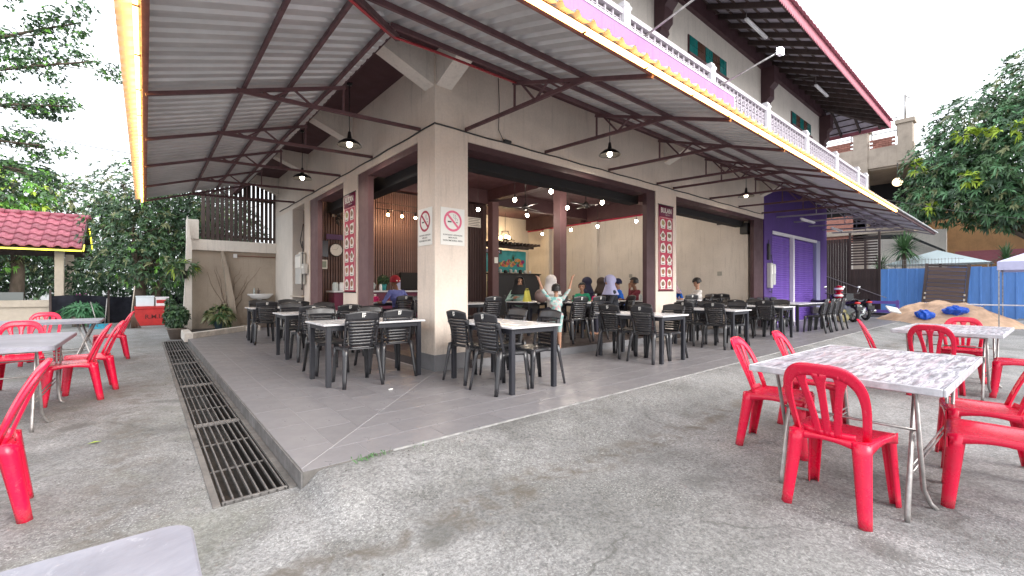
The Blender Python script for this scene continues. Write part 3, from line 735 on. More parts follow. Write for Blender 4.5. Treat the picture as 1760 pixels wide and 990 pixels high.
c2 = canopy('y', 19.0, (.51, 2.13, 3.86, 5.57, 6.25, 8.03, 9.77, 11.4, 12.6, 14.2, 15.8, 17.4, 18.8), 11.5, 'long corrugated zinc canopy below the balustrade, running past the purple shutters', 12)
mb = MB(); mb.bar((-1.05, -1.05, 3.76), (-3.08, -3.08, 3.09), .045, .06); mb.build('hip_rafter', m_steel, c2)
mb = MB(); mb.bar((-1.08, -1.1, 3.855), (18.9, -1.1, 3.855), .05, .03); mb.bar((-1.1, -1.08, 3.855), (-1.1, 7.55, 3.855), .05, .03); mb.build('top_flashing', m_zinc, c2)
mb = MB(); mb.bar((.5, -1.14, 3.74), (.5, -3.0, 3.08), .004); 
# conduits
rc = MB(); rc.tube([(-2.0, -1.95, 3.42), (-1.15, -1.12, 3.715), (-.6, -1.12, 3.735), (.1, -1.12, 3.74), (.56, -1.13, 3.74)], .014, 6); rc.tube([(-2.0, -1.98, 3.40), (-1.15, -1.15, 3.70), (.5, -1.16, 3.72)], .006, 5)
tag(rc.build('conduit', M('red_conduit', (.42, .04, .05), .45)), 'red conduit clipped under the canopy hip above the corner pillar', 'conduit')
bc = MB(); pts = [(-.018, 9.0-.25*i, 3.425+.006*math.sin(i*1.3)) for i in range(37)]+[(-.02, -.02, 3.43)]+[(.3*i, -.018, 3.425+.006*math.sin(i*1.7)) for i in range(1, 39)]
bc.tube(pts, .011, 6); bc.tube([(1.1, -.02, 4.4), (1.12, -.022, 4.0), (1.1, -.025, 3.6), (1.18, -.03, 3.47), (1.3, -.03, 3.44)], .006, 5); bc.cbox(1.2, 1.34, -.06, -.005, 3.43, 3.47, .008)
tag(bc.build('wall_cable', m_ink), 'black cable run along the wall just above the shopfront lintels', 'cable')

def plight(name, parent, loc, power, col=(1, .82, .6), r=.04):
    l = bpy.data.lights.new(name, 'POINT'); l.energy = power; l.color = col; l.shadow_soft_size = r
    o = bpy.data.objects.new(name, l); COL.objects.link(o); o.parent = parent; o.location = loc; return o
def slight(name, parent, loc, power, col, cone=150):
    l = bpy.data.lights.new(name, 'SPOT'); l.energy = power; l.color = col; l.shadow_soft_size = .05; l.spot_size = R(cone); l.spot_blend = .6
    o = bpy.data.objects.new(name, l); COL.objects.link(o); o.parent = parent; o.location = loc; return o
def pendant(x, y, ztop, zb, label):
    t = thing('pendant_lamp', label, 'lamp', (x, y, zb), 0, 'dark enamel pendant lamps under the canopies')
    mb = MB(); mb.tube([(0,0,.16), (0,0,ztop-zb)], .007, 6); mb.lathe([(0, ztop-zb), (.045, ztop-zb), (.04, ztop-zb-.03), (0, ztop-zb-.035)], n=12); mb.build('rod', m_shade, t)
    mb = MB(); mb.lathe([(.0, .17), (.022, .17), (.034, .08), (.04, .055), (.10, .035), (.165, -.012), (.185, -.05), (.19, -.052)], n=24); mb.build('lamp_shade', m_shade, t)
    mb = MB(); mb.lathe([(.0, .045), (.095, .028), (.16, -.018), (.188, -.053)], n=24); mb.build('shade_lining', m_shadein, t)
    mb = MB(); mb.ball((0,0,-.03), (.045, .045, .052)); mb.build('bulb', M('lamp_bulb', (1,1,1), .4, emit=((1, .88, .68), 9)), t)
    slight('bulb_light', t, (0,0,-.066), 55, (1, .88, .74), 160)
pendant(-.55, 1.75, 4.45, 3.5, 'enamel pendant lamp under the left canopy, nearer the corner pillar')
pendant(-.55, 4.5, 4.45, 3.5, 'enamel pendant lamp under the left canopy, nearer the slatted screen')
pendant(3.17, -.55, 4.45, 3.54, 'enamel pendant lamp in front of the right shopfront between the first two trusses')
pendant(8.7, -.62, 4.45, 3.56, 'enamel pendant lamp hanging near the purple wall')

# interior bulbs, fans and fittings
IB = [(.56,2.63,'bare bulb lamp seen in the opening left of the corner pillar'),(3.86,4.36,'bare bulb lamp nearest to the paper notice on the dark slats'),(3.77,2.72,'bare bulb lamp left of the front interior column, further in'),
      (3.81,1.53,'bare bulb lamp just left of the front interior column'),(5.51,4.2,'bare bulb lamp below the ceiling fan blades'),(8.88,7.05,'bare bulb lamp near the speaker in the back corner'),
      (5.53,2.63,'bare bulb lamp just right of the front interior column'),(5.67,1.58,'bare bulb lamp nearest the lintel on the right, brightest of the right group'),
      (8.85,5.52,'bare bulb lamp against the cream party wall, deepest of its row'),(8.89,4.32,'bare bulb lamp against the cream party wall, middle of its row'),(8.91,2.78,'bare bulb lamp against the cream party wall, nearest of its row')]
for x, y, lab in IB:
    t = thing('bulb_lamp', lab, 'lamp', (x, y, 3.3), 0, 'bare bulb lamps hanging in the dining room')
    mb = MB(); mb.tube([(0,0,.06), (0,0,1.15)], .004, 5); mb.build('cord', m_ink, t)
    mb = MB(); mb.lathe([(0, .11), (.02, .11), (.024, .05), (.02, .04)], n=10); mb.build('socket', m_ink, t)
    mb = MB(); mb.ball((0,0,0), (.045, .045, .052)); mb.build('bulb', m_bulb, t); plight('bulb_light', t, (0,0,-.09), 12, (1, .88, .76))
t = thing('bar_light', 'three amber bulbs on a thin black bar before the wall slats', 'light fitting', (2.38, 5.9, 3.15))
mb = MB(); mb.tube([(-.75,0,.14), (.75,0,.14)], .012, 6); mb.tube([(-.75,0,.3), (.75,0,.3)], .008, 6)
for x in (-.75, .75, 0): mb.tube([(x,0,.14), (x,0,.3)], .006, 5)
mb.tube([(0,0,.3), (0,0,1.3)], .006, 5); mb.build('frame', m_ink, t)
for x in (-.41, 0, .41):
    mb = MB(); mb.lathe([(0, .15), (.016, .15), (.03, .05), (.06, .04)], (x, 0, 0), n=12); mb.build('lamp_holder', m_ink, t)
    mb = MB(); mb.ball((x, 0, 0), .04); mb.build('bulb', m_bulbo, t)
plight('bar_glow', t, (-.3, .1, -.06), 11, (1, .6, .32)); plight('bar_glow', t, (.3, .1, -.06), 6, (1, .6, .32))
def ceil_fan(x, y, z, a, lab):
    t = thing('ceiling_fan', lab, 'ceiling fan', (x, y, z), a, 'dark ceiling fans')
    mb = MB(); mb.lathe([(0,.8),(.05,.8),(.05,.74),(.012,.7),(.012,.1),(.05,.08),(.09,.02),(.1,-.03),(.06,-.08),(0,-.09)], n=16); mb.build('motor', m_shade, t)
    bl = MB(); bl.sheet(lambda u, v: (.1+u*.55, (v-.5)*.13*(1-.25*u), .01*(v-.5)), 3, 1, .006); f = None
    for k in range(3):
        if f is None: f = bl.build('blade', m_shade, t)
        else: inst(f, 'blade', t, (0,0,0), (0,0,k*2.094))
ceil_fan(5.33, 4.08, 3.5, .3, 'dark three blade ceiling fan left of the front interior column')
ceil_fan(6.6, 2.9, 3.55, 1.1, 'dark three blade ceiling fan right of the front interior column')
def wall_fan(x, y, z, rz, lab):
    t = thing('wall_fan', lab, 'fan', (x, y, z), rz)
    mb = MB(); mb.cbox(-.05,.05,-.0,.03,.05,.25,.01); mb.tube([(0,0,.15),(0,-.12,.12),(0,-.18,.05)], .018, 8); mb.build('bracket', m_shade, t)
    mb = MB(); mb.lathe([(0,-.12),(.05,-.14),(.06,-.2),(0,-.24)], n=12, axis='y'); mb.build('motor', m_shade, t)
    mb = MB()
    for k in range(14):
        a = 2*math.pi*k/14; c, s_ = math.cos(a), math.sin(a); mb.tube([(.03*c,-.34,.03*s_),(.14*c,-.33,.14*s_),(.215*c,-.27,.215*s_),(.14*c,-.22,.14*s_)], .003, 4)
    for r_ in (.08, .15, .215): mb.tube([(r_*math.cos(2*math.pi*k/18), -.335+.3*max(0, r_-.12), r_*math.sin(2*math.pi*k/18)) for k in range(19)], .004, 4)
    mb.build('guard', m_shade, t)
    for k in range(3):
        a = 2.094*k; mb = MB(); mb.sheet(lambda u, v: ((.03+u*.16)*math.cos(a+(v-.5)*.9), -.28+.04*(v-.5), (.03+u*.16)*math.sin(a+(v-.5)*.9)), 2, 4, .003); mb.build('blade', m_shade, t)
wall_fan(.72, 6.5, 2.98, R(20), 'black wall fan on the slats above the counter clock')
# clock, notices, meters
t = thing('wall_clock', 'round white wall clock with dark rim on the wall slats', 'clock', (.8, 6.52, 2.17))
mb = MB(); mb.lathe([(0,0),(.17,0),(.18,-.02),(.165,-.035),(.155,-.02)], n=28, axis='y'); mb.build('rim', m_shade, t)
mb = MB(); mb.lathe([(0,-.021),(.155,-.021)], n=28, axis='y'); mb.build('face', m_wpaper, t)
mb = MB(); mb.bar((0,-.026,0),(.05,-.026,.07),.012,.003); mb.bar((0,-.028,0),(-.11,-.028,.02),.008,.003)
for k in range(12): a = k*math.pi/6; mb.bar((.125*math.cos(a),-.024,.125*math.sin(a)),(.142*math.cos(a),-.024,.142*math.sin(a)),.01,.003)
mb.build('hands', m_ink, t)
def panel(name, lab, cat, x0, x1, y, z0, z1, mat, th=.02, group=None):
    mb = MB(); mb.cbox(0, x1-x0, -th, 0, 0, z1-z0, .003); o = mb.build(name, mat, None, (x0, y, z0)); return tag(o, lab, cat, group)
sg = panel('shop_sign', 'small dark purple sign with faint lettering on the wall slats', 'sign', .55, 1.15, 6.53, 2.44, 2.58, M('deep_purple_print', (.07, .02, .10), .5))
panel('menu_screen', 'dark square screen left of the wall clock', 'screen', .28, .60, 6.53, 1.98, 2.40, M('screen_navy', (.01, .012, .03), .2))
pf = panel('framed_notice', 'small framed pale green notice under the dark screen', 'notice', .34, .58, 6.53, 1.66, 1.90, m_wpaper); bx('frame_print', M('green_print', (.25, .33, .27), .6), .03, .21, -.024, -.0205, .04, .2, parent=pf)
pn = panel('paper_notice', 'white paper notice with lines of writing pinned on the dark slats', 'notice', 4.98, 5.52, 6.53, 3.18, 3.5, m_paper, .006)
mb = MB()
for i in range(5): mb.box(.04, .5-.05*(i % 2), -.0085, -.007, .27-.055*i, .285-.055*i)
mb.build('print_lines', m_ink, pn)
def nosmoke(face, lab, ring_m, sc=1.):
    """white plate: red ring and bar over a cigarette, lettering below; local x right, z up"""
    t = thing('no_smoking_sign', lab, 'sign')
    w, h = .40, .53
    mb = MB(); mb.cbox(0, w, -.006, 0, 0, h, .002); mb.build('plate', m_wpaper, t)
    cx, cz, r1, r0 = w/2, .345, .150, .118
    mb = MB(); n = 40
    for i in range(n):
        a, b = 2*math.pi*i/n, 2*math.pi*(i+1)/n
        mb.add([(cx+r*math.cos(q), -.0085, cz+r*math.sin(q)) for r, q in ((r0,a),(r1,a),(r1,b),(r0,b))], [(0,1,2,3)])
    mb.bar((cx-.092, -.009, cz+.092), (cx+.092, -.009, cz-.092), .0012, .032); mb.build('ring', ring_m, t)
    mb = MB(); mb.box(cx-.085, cx-.022, -.0078, -.007, cz-.022, cz-.004); mb.box(cx+.055, cx+.066, -.0078, -.007, cz-.024, cz-.008); mb.box(cx+.075, cx+.082, -.0078, -.007, cz-.026, cz-.006)
    for dx in (0, .03): mb.tube([(cx+dx+.005, -.0074, cz+.095), (cx+dx+.022, -.0074, cz+.075), (cx+dx+.01, -.0074, cz+.05), (cx+dx+.05, -.0074, cz+.03), (cx+dx+.045, -.0074, cz+.01)], .002, 4)
    mb.build('cigarette_print', m_ink, t)
    mb = MB()
    for txt, z, s_ in (('KAWASAN LARANGAN', .135, .03), ('MEROKOK', .097, .03), ('NON SMOKING AREA', .055, .033)): text_mb(mb, txt, s_, (cx, -.0068, z), (1,0,0), (0,0,1), th=.001, bold=.015)
    mb.build('lettering', m_ink, t); return t
t = nosmoke('y', 'white no smoking sign with pink ring on the pillar face towards the yard', m_pinkring); t.location = (.085, -.004, 1.765)
t = nosmoke('x', 'white no smoking sign with deep red ring on the shaded side of the corner pillar', m_crimring); t.location = (-.004, .46, 1.765); t.rotation_euler = (0, 0, -math.pi/2)
for c in t.children: pass
def banner(lab, loc, rz):
    t = thing('menu_banner', lab, 'banner', loc, rz, 'red hanging menu banners'); w, h = .60, 1.92
    mb = MB(); mb.sheet(lambda u, v: (u*w, -.006-.004*math.sin(v*9)*math.sin(u*3), v*h), 6, 24, .0015); mb.build('cloth', m_redfence, t)
    mb = MB(); mb.sheet(lambda u, v: (u*w, -.013, h-.26+v*.26), 2, 2, .001); mb.build('header', m_maroonpr, t)
    for z in (0, h): mb = MB(); mb.tube([(-.02, -.008, z), (w+.02, -.008, z)], .011, 8); mb.build('end_rod', m_ink, t)
    mb = MB(); text_mb(mb, 'BULAN', .155, (w/2, -.0155, h-.17), (1,0,0), (0,0,1), th=.001, bold=.025, squeeze=.9); text_mb(mb, 'RESTORAN', .036, (w/2+.06, -.0155, h-.225), (1,0,0), (0,0,1), th=.001)
    for a in ((.025, .575, h-.285, h-.279), (.025, .575, .04, .046), (.025, .031, .046, h-.285), (.569, .575, .046, h-.285)): mb.box(a[0], a[1], -.0155, -.0125, a[2], a[3])
    mb.build('lettering', m_paper, t)
    foods = [(.30,.13,.06), (.42,.12,.08), (.35,.30,.12), (.40,.2,.05), (.2,.12,.07), (.5,.3,.1)]
    rr = random.Random(5)
    for i in range(6):
        for j in range(2):
            cx, cz = (.165, .435)[j], h-.42-i*.27; kind = (i*2+j) % 5; r = .108
            if kind == 0: P = [(r*math.cos(a*math.pi/8), r*math.sin(a*math.pi/8)) for a in range(16)]
            elif kind == 1: P = [(-.09,-.1),(.09,-.1),(.09,.02)]+[(.09*math.cos(a*math.pi/6), .03+.085*math.sin(a*math.pi/6)) for a in range(7)]+[(-.09,.02)]
            elif kind == 2: P = [(0,-.12),(.12,0),(0,.12),(-.12,0)]
            elif kind == 3: P = [(-.09,-.1),(.1,-.09),(.095,.11),(-.1,.09)]
            else: P = [(-.11,-.08),(.1,-.1),(.11,.03),(.04,.12),(-.08,.09)]
            pic = MB(); pic.add([(cx+a, -.0142, cz+b) for a, b in P], [tuple(range(len(P)))]); pic.box(cx-.085, cx+.085, -.0162, -.0142, cz-.105, cz-.058)
            po = pic.build('food_picture', m_paper, t)
            fm = M('food_%d' % rr.randrange(6), foods[rr.randrange(6)], .5, var=.5, scale=30)
            fb_ = MB(); n = 11; fb_.add([(cx+.072*math.cos(a*6.283/n)*rr.uniform(.7,1.1), -.0164, cz+.014+.062*math.sin(a*6.283/n)*rr.uniform(.7,1.1)) for a in range(n)], [tuple(range(n))])
            fb_.build('dish', fm, po)
            fb_ = MB(); fb_.box(cx-.05, cx+.05, -.0172, -.0164, cz-.088, cz-.074); fb_.build('caption', m_ink, po)
banner('red menu banner on the cream pillar left of the corner, one edge curling', (-.004, 3.55, 1.08), -math.pi/2)
banner('red menu banner on the second pillar of the right shopfront', (5.62, -.004, 1.10), 0)
def meters(lab, boxes, loc, rz):
    t = thing('meter_box', lab, 'meter box', loc, rz, 'grey electric meters')
    for (x0, x1, z0, z1, d) in boxes: mb = MB(); mb.cbox(x0, x1, -d, 0, z0, z1, .012); mb.build('case', m_metbox, t); mb = MB(); mb.cbox(x0+.03, x1-.03, -d-.012, -d, z0+(z1-z0)*.55, z1-.06, .004); mb.build('window', m_wpaper, t)
    mb = MB(); x = boxes[0][1]+.04; mb.tube([(x-.2, -.04, .95), (x-.05, -.07, 1.05), (x+.02, -.08, .8), (x, -.09, .3), (x-.04, -.08, -.15), (x-.18, -.06, -.1)], .012, 6); mb.tube([(x-.22,-.04,.9),(x-.3,-.06,1.1),(x-.22,-.05,1.25),(x-.15,-.03,1.5)], .01, 5); mb.build('cable', m_ink, t)
meters('pair of grey meter boxes with looped black cable left of the counter opening', ((-.25, .25, 0, .75, .12), (.26, .45, .25, .5, .1), (-.0, .22, .76, .8, .1)), (-.02, 6.5, 1.26), -math.pi/2)
meters('grey meter boxes with looped cable on the purple wall', ((-.18, .0, .0, .78, .12), (.01, .2, .1, .75, .13)), (11.95, -.01, 1.17), 0)
panel('cable_box', 'black cable box above the meters on the purple wall', 'junction box', 11.78, 11.9, -.012, 2.05, 2.55, m_ink, .06)
# bar counter, poster, pergola shelf
bar = thing('bar_counter', 'dark drinks counter below the teal fruit poster', 'counter', (0,0,0))
bx('front', M('charcoal_laminate', (.03, .033, .04), .5), 6.9, 9.55, 7.9, 8.0, .12, 1.72, parent=bar); bx('top', m_ink, 6.9, 9.6, 7.85, 8.5, 1.721, 1.76, parent=bar)
po = panel('fruit_poster', 'teal poster of mixed fruit behind the drinks counter', 'poster', 6.9, 9.4, 8.62, 1.82, 2.72, m_teal, .03)
fcol = [(.5,.32,.1),(.5,.08,.08),(.45,.3,.12),(.2,.02,.12),(.5,.2,.05),(.06,.18,.05)]
rr = random.Random(3)
for i in range(34):
    u = i/34; x = .95+1.4*u; r = rr.uniform(.05, .11); z = .22+rr.uniform(0, .28)*(1-abs(u-.65))+.05; n = 9
    mb = MB(); mb.add([(x+r*math.cos(a*6.283/n), -.031-.0006*i, z+r*.8*math.sin(a*6.283/n)) for a in range(n)], [tuple(range(n))]); mb.build('fruit_print', M('fruit_%d' % (i % 6), fcol[i % 6], .5, var=.4, scale=25), po)
mb = MB(); 
for k in range(5): mb.add([(1.75,-.055,.5), (1.68+.05*k,-.055,.82-.03*abs(k-2)), (1.79,-.055,.5)], [(0,1,2)])
mb.build('pineapple_leaves', m_leafd, po)
ms = panel('drinks_sign', 'black sign reading MINUMAN over the fruit poster', 'sign', 7.0, 8.0, 8.52, 2.56, 2.74, m_ink, .03)
mb = MB(); text_mb(mb, 'MINUMAN', .17, (.5, -.032, .035), (1,0,0), (0,0,1), th=.001, bold=.02); mb.build('lettering', m_lavender, ms)
sh = thing('pergola_shelf', 'dark slatted pergola shelf above the fruit poster', 'shelf', (0,0,0)); bx('beam', m_timber, 6.9, 9.45, 8.15, 8.22, 2.80, 2.88, parent=sh); bx('beam', m_timber, 6.9, 9.45, 8.45, 8.52, 2.80, 2.88, parent=sh)
mb = MB(); mb.cbox(-.025, .025, -.45, .35, 0, .09, .004); f = None
for i in range(14):
    x = 6.95+i*.19
    if f is None: f = mb.build('slat', m_timber, sh, (x, 8.2, 2.882))
    else: inst(f, 'slat', sh, (x, 8.2, 2.882), (0,0,.0))
panel('no_smoking_sticker', 'tiny white no smoking sticker on the deeper interior column', 'sticker', 5.84, 5.99, 6.195, 2.0, 2.2, m_wpaper, .004)
rr = random.Random(9)
for i in range(9):
    mb = MB(); x = 7.1+i*.26; r = rr.uniform(.05, .08); h = rr.uniform(.12, .2); mb.lathe([(0,0),(r,0),(r*1.05,h*.8),(r*.6,h),(0,h)], (0,0,0), 10)
    tag(mb.build('bar_jar', (m_ink, m_metbox, m_ceramic)[i % 3], None, (x, 8.1, 1.76)), ('first','second','third','fourth','fifth','sixth','seventh','eighth','last')[i]+' jar from the left in the row on the drinks counter', 'jar', 'jars and cups on the drinks counter')
sp = lambda lab, loc, rz: tag(MB().cbox(-.11, .11, -.2, 0, 0, .34, .015).build('wall_speaker', m_ink, None, loc), lab, 'speaker', 'black wall speakers')
o = sp('black wall speaker high on the cream party wall near the right jamb', (11.09, .33, 2.82), 0); o.rotation_euler = (0,0,-math.pi/2)
o = sp('black wall speaker in the far back corner beside a bulb', (9.6, 10.29, 3.1), 0)
for (y, z, l) in ((1.14, 1.62, 'pale wall socket on the cream party wall nearer the front'), (4.5, 1.62, 'pale wall socket on the cream party wall further in')):
    mb = MB(); mb.cbox(-.015, 0, -.07, .07, -.05, .08, .003); tag(mb.build('wall_socket', M('socket_plastic', (.35, .34, .3), .5), None, (11.098, y, z)), l, 'socket', 'wall sockets')
mb = MB(); mb.cbox(-.03, 0, -.12, .12, -.05, .06, .003); tag(mb.build('air_sensor', m_ink, None, (11.098, 1.1, 3.25)), 'small black and white sensor high on the party wall', 'sensor')

# service counter along the slatted wall, with its clutter
ct = thing('service_counter', 'white topped service counter before the brown wall slats', 'counter'); bx('top', m_laminate, .36, 3.6, 5.3, 5.9, 1.06, 1.10, parent=ct); bx('front', m_maroonpr, .4, 3.56, 5.4, 5.85, .12, 1.059, parent=ct)
bx('opening', m_dark, 2.6, 4.2, 6.44, 6.53, 1.12, 1.62, parent=ct)  # solid dark box, the shade inside the opening is put into its colour
def cyl(name, lab, cat, x, y, z, r, h, mat, grp='clutter on the service counter'):
    mb = MB(); mb.lathe([(0,0),(r*.9,0),(r,.02),(r,h*.82),(r*.8,h*.86),(r*.8,h),(0,h)], n=16); return tag(mb.build(name, mat, None, (x, y, z)), lab, cat, grp)
cyl('jar', 'clear grey jar on the counter nearest the left jamb', 'jar', .45, 5.5, 1.10, .07, .2, m_bag); cyl('jar', 'white tub on the counter beside the clear jar', 'tub', .62, 5.5, 1.10, .08, .2, m_ceramic)
cyl('jar', 'tall glass jar with silver lid on the counter', 'jar', .8, 5.48, 1.10, .075, .27, m_metbox); cyl('bottle', 'small white bottle beside the pot plant on the counter', 'bottle', 1.55, 5.4, 1.10, .035, .16, m_ceramic)
mb = MB(); mb.ball((0,0,.12), (.2,.14,.13), 14, 9); 
mb.v = [(x+.02*math.sin(z*60+y*40), y+.02*math.sin(x*50), z+.015*math.sin(x*45+y*30)) for x, y, z in mb.v]; tag(mb.build('plastic_bag', m_bag, None, (1.3, 5.6, 1.10)), 'crumpled clear plastic bag on the service counter', 'bag')
t = thing('pot_plant', 'small dark bushy plant in a teal pot on the counter', 'plant', (1.72, 5.6, 1.10)); mb = MB(); mb.lathe([(0,.0),(.05,0),(.075,.17),(.065,.17),(0,.15)], n=14); mb.build('pot', m_teal, t)
LEAVES = []
def leaf_cloud(name, parent, blobs, n, L_, W_, mats, wts, seed=1, droop=.5, per=7, loc=None, shell=.55, kind=None, fan=True):
    """clusters of long leaves spread through ellipsoid blobs; one mesh, 4 triangles a leaf"""
    rg = np.random.default_rng(seed); vol = np.array([b[3]*b[4]*b[5] for b in blobs])**.67; pick = rg.choice(len(blobs), n, p=vol/vol.sum())
    B = np.array(blobs)[pick]; d = rg.normal(size=(n, 3)); d /= np.linalg.norm(d, axis=1)[:, None]
    rad = shell+(1.06-shell)*rg.random(n)**.6; c = B[:, :3]+d*B[:, 3:6]*rad[:, None]
    ax = d+np.array([0, 0, .35]); ax /= np.linalg.norm(ax, axis=1)[:, None]
    K = n*per; C_ = np.repeat(c, per, 0); A = np.repeat(ax, per, 0)
    th = rg.random(K)*2*math.pi; t1 = np.cross(A, [[.3, .5, .8]]); t1 /= np.linalg.norm(t1, axis=1)[:, None]; t2 = np.cross(A, t1)
    spread = .75+.5*rg.random(K)
    dr = (t1*np.cos(th)[:, None]+t2*np.sin(th)[:, None])*np.sin(spread)[:, None]+A*np.cos(spread)[:, None]
    ll = L_*(.6+.7*rg.random(K)); w = W_*(.7+.6*rg.random(K))
    mid = C_+dr*ll[:, None]*.55; tip = C_+dr*ll[:, None]; tip[:, 2] -= ll*droop*(.4+.8*rg.random(K)); mid[:, 2] -= ll*droop*.15
    sd_ = np.cross(dr, A+rg.normal(size=(K, 3))*.35); sd_ /= np.linalg.norm(sd_, axis=1)[:, None]+1e-9; sd_ *= w[:, None]*.5
    V = np.stack([C_-sd_*.25, C_+sd_*.25, mid+sd_, tip, mid-sd_], 1).reshape(-1, 3)
    i0 = np.arange(K)*5; F = np.stack([i0, i0+1, i0+2, i0+4, i0+2, i0+3, i0+4], 1)
    me = bpy.data.meshes.new(name); me.vertices.add(len(V)); me.vertices.foreach_set('co', V.ravel()); me.loops.add(K*7)
    me.loops.foreach_set('vertex_index', F.ravel().astype(np.int32)); me.polygons.add(K*2)
    ls = np.stack([np.arange(K)*7, np.arange(K)*7+4], 1).ravel(); lt = np.tile([4, 3], K)
    me.polygons.foreach_set('loop_start', ls.astype(np.int32)); me.polygons.foreach_set('loop_total', lt.astype(np.int32))
    for a in mats: me.materials.append(a)
    mi = np.repeat(rg.choice(len(mats), n, p=np.array(wts)/sum(wts)), per*2); me.polygons.foreach_set('material_index', mi.astype(np.int32))
    me.update(); me.validate()
    o = bpy.data.objects.new(name, me); COL.objects.link(o); o.parent = parent
    if loc: o.location = loc
    if kind: o['kind'] = kind
    return o
leaf_cloud('foliage', t, [(0,0,.28,.14,.14,.11)], 120, .06, .02, [m_leafd, m_leafm], [.8, .2], 4)
qs = thing('card_stand', 'white pay card stand on the service counter', 'sign', (1.98, 5.35, 1.10)); bx('card', m_lavender, -.09, .09, 0, .01, .03, .26, parent=qs, c=.002); bx('foot', m_ceramic, -.1, .1, -.03, .05, 0, .03, parent=qs, c=.004)

# ------------------------------------------------------------------ chairs and tables
def L_leg(mb, top, bot, wt, wb, ang, m=0, t=.006, n=5):
    """moulded leg: tapered gutter (curved outer wall) running from top to bot, opening inward"""
    top, bot = Vector(top), Vector(bot)
    def fn(u, v):
        a = (u-.5)*math.pi*1.15; w = (wt+(wb-wt)*v**.8)*.5; c = top.lerp(bot, v)
        # superellipse: two nearly flat faces meeting at a soft outer corner
        q = a; cx_, sy_ = math.cos(q), math.sin(q); k = (abs(cx_)**4+abs(sy_)**4)**-.25; px, py = cx_*k*w, sy_*k*w
        ca, sa = math.cos(ang), math.sin(ang)
        return (c.x+px*ca-py*sa, c.y+px*sa+py*ca, c.z)
    mb.sheet(fn, 6, n, t, m)
    return mb
def make_black_chair():
    t = thing('black_chair', 'black plastic chair', 'chair', (0,0,0), 0, 'black slatted plastic chairs')
    # seat
    mb = MB()
    def seat(u, v):
        x = (u-.5)*2; y = (v-.5)*2; hw = .205-.018*(1-v); r = 1
        px = x*hw*(1-.06*abs(y)**6); py = y*.205
        return (px, py+.01, .445-.012*(1-x*x)*(1-y*y)-.02*max(0, v-.86)/.14)
    mb.sheet(seat, 10, 10, .012)
    for s in (-1, 1): mb.sheet(lambda u, v: (s*(.204-.004*u), -.18+.37*u, .44-.05*v*(1-.4*math.sin(math.pi*u))), 8, 1, .006)
    mb.sheet(lambda u, v: ((u-.5)*.40, .214, .425-.045*v*(1-.5*math.sin(math.pi*u))), 8, 1, .006)
    mb.build('seat', m_black, t)
    for sx in (-1, 1):
        mb = MB(); L_leg(mb, (sx*.178, .178, .43), (sx*.205, .215, .0), .056, .032, math.pi/2-sx*math.pi/4); mb.build('leg', m_black, t)
        mb = MB(); L_leg(mb, (sx*.183, -.19, .47), (sx*.222, -.275, .0), .062, .032, -math.pi/2+sx*math.pi/4); mb.build('leg', m_black, t)
    # backrest: arched head panel, tapering field of slats, two stiles
    Y = lambda v, xx: -.185-.085*v-.012*v*v+.55*xx*xx
    Zf = lambda v, xx: .435+.425*v+(.03-.75*xx*xx)*max(0, (v-.8)/.2)
    mb = MB(); hwf = lambda v: .112+.062*v**.8
    def strip(v0, v1, x0f, x1f, nu, nv, th=.009, off=0):
        def fn(u, w):
            v = v0+(v1-v0)*w; x = x0f(v)+(x1f(v)-x0f(v))*u; return (x, Y(v, x)+off, Zf(v, x))
        mb.sheet(fn, nu, nv, th)
    strip(.80, 1.0, lambda v: -.2, lambda v: .2, 12, 4)
    n = 8
    for i in range(n):
        a = .1+(.70/n)*i; strip(a+.004, a+.70/n-.008, lambda v: -hwf(v), lambda v: hwf(v), 8, 1, .008)
    strip(.0, .07, lambda v: -hwf(v), lambda v: hwf(v), 8, 1, .01)
    for s in (-1, 1):
        strip(.0, .8, (lambda v: -hwf(v)-.012) if s < 0 else (lambda v: hwf(v)-.004), (lambda v: -hwf(v)+.004) if s < 0 else (lambda v: hwf(v)+.012), 1, 8, .02, .006)
        strip(.0, .8, (lambda v: -.2) if s < 0 else (lambda v: .2-.022), (lambda v: -.2+.022) if s < 0 else (lambda v: .2), 1, 8, .03, .012)
        for v in (.16, .3, .62): strip(v, v+.022, (lambda v: -.2) if s < 0 else hwf, (lambda v: -hwf(v)) if s < 0 else (lambda v: .2), 2, 1, .01)
        strip(.66, .8, (lambda v: -.2) if s < 0 else hwf, (lambda v: -hwf(v)) if s < 0 else (lambda v: .2), 2, 2, .007)
    mb.build('backrest', m_black, t)
    mb = MB()
    for (a, b, c, d) in ((-.022, -.008, .0, .052), (-.008, .022, .04, .052), (-.002, .02, .016, .03), (-.002, .008, .0, .016)):
        mb.add([(x, Y(.9, x)-.0125-.16*(z-.026), .815+z) for x, z in ((a, c), (b, c), (b, d), (a, d))], [(0,1,2,3)])
    mb.build('sticker', m_wpaper, t)
    return t
chair0 = make_black_chair(); cache_kids(chair0); used = [False]
def black_chair(x, y, deg, label, z=0.):
    c = chair0 if not used[0] else copy_tree(chair0)
    used[0] = True; c.location = (x, y, z); c.rotation_euler = (0, 0, R(deg+random.uniform(-3, 3))); c['label'] = label; return c

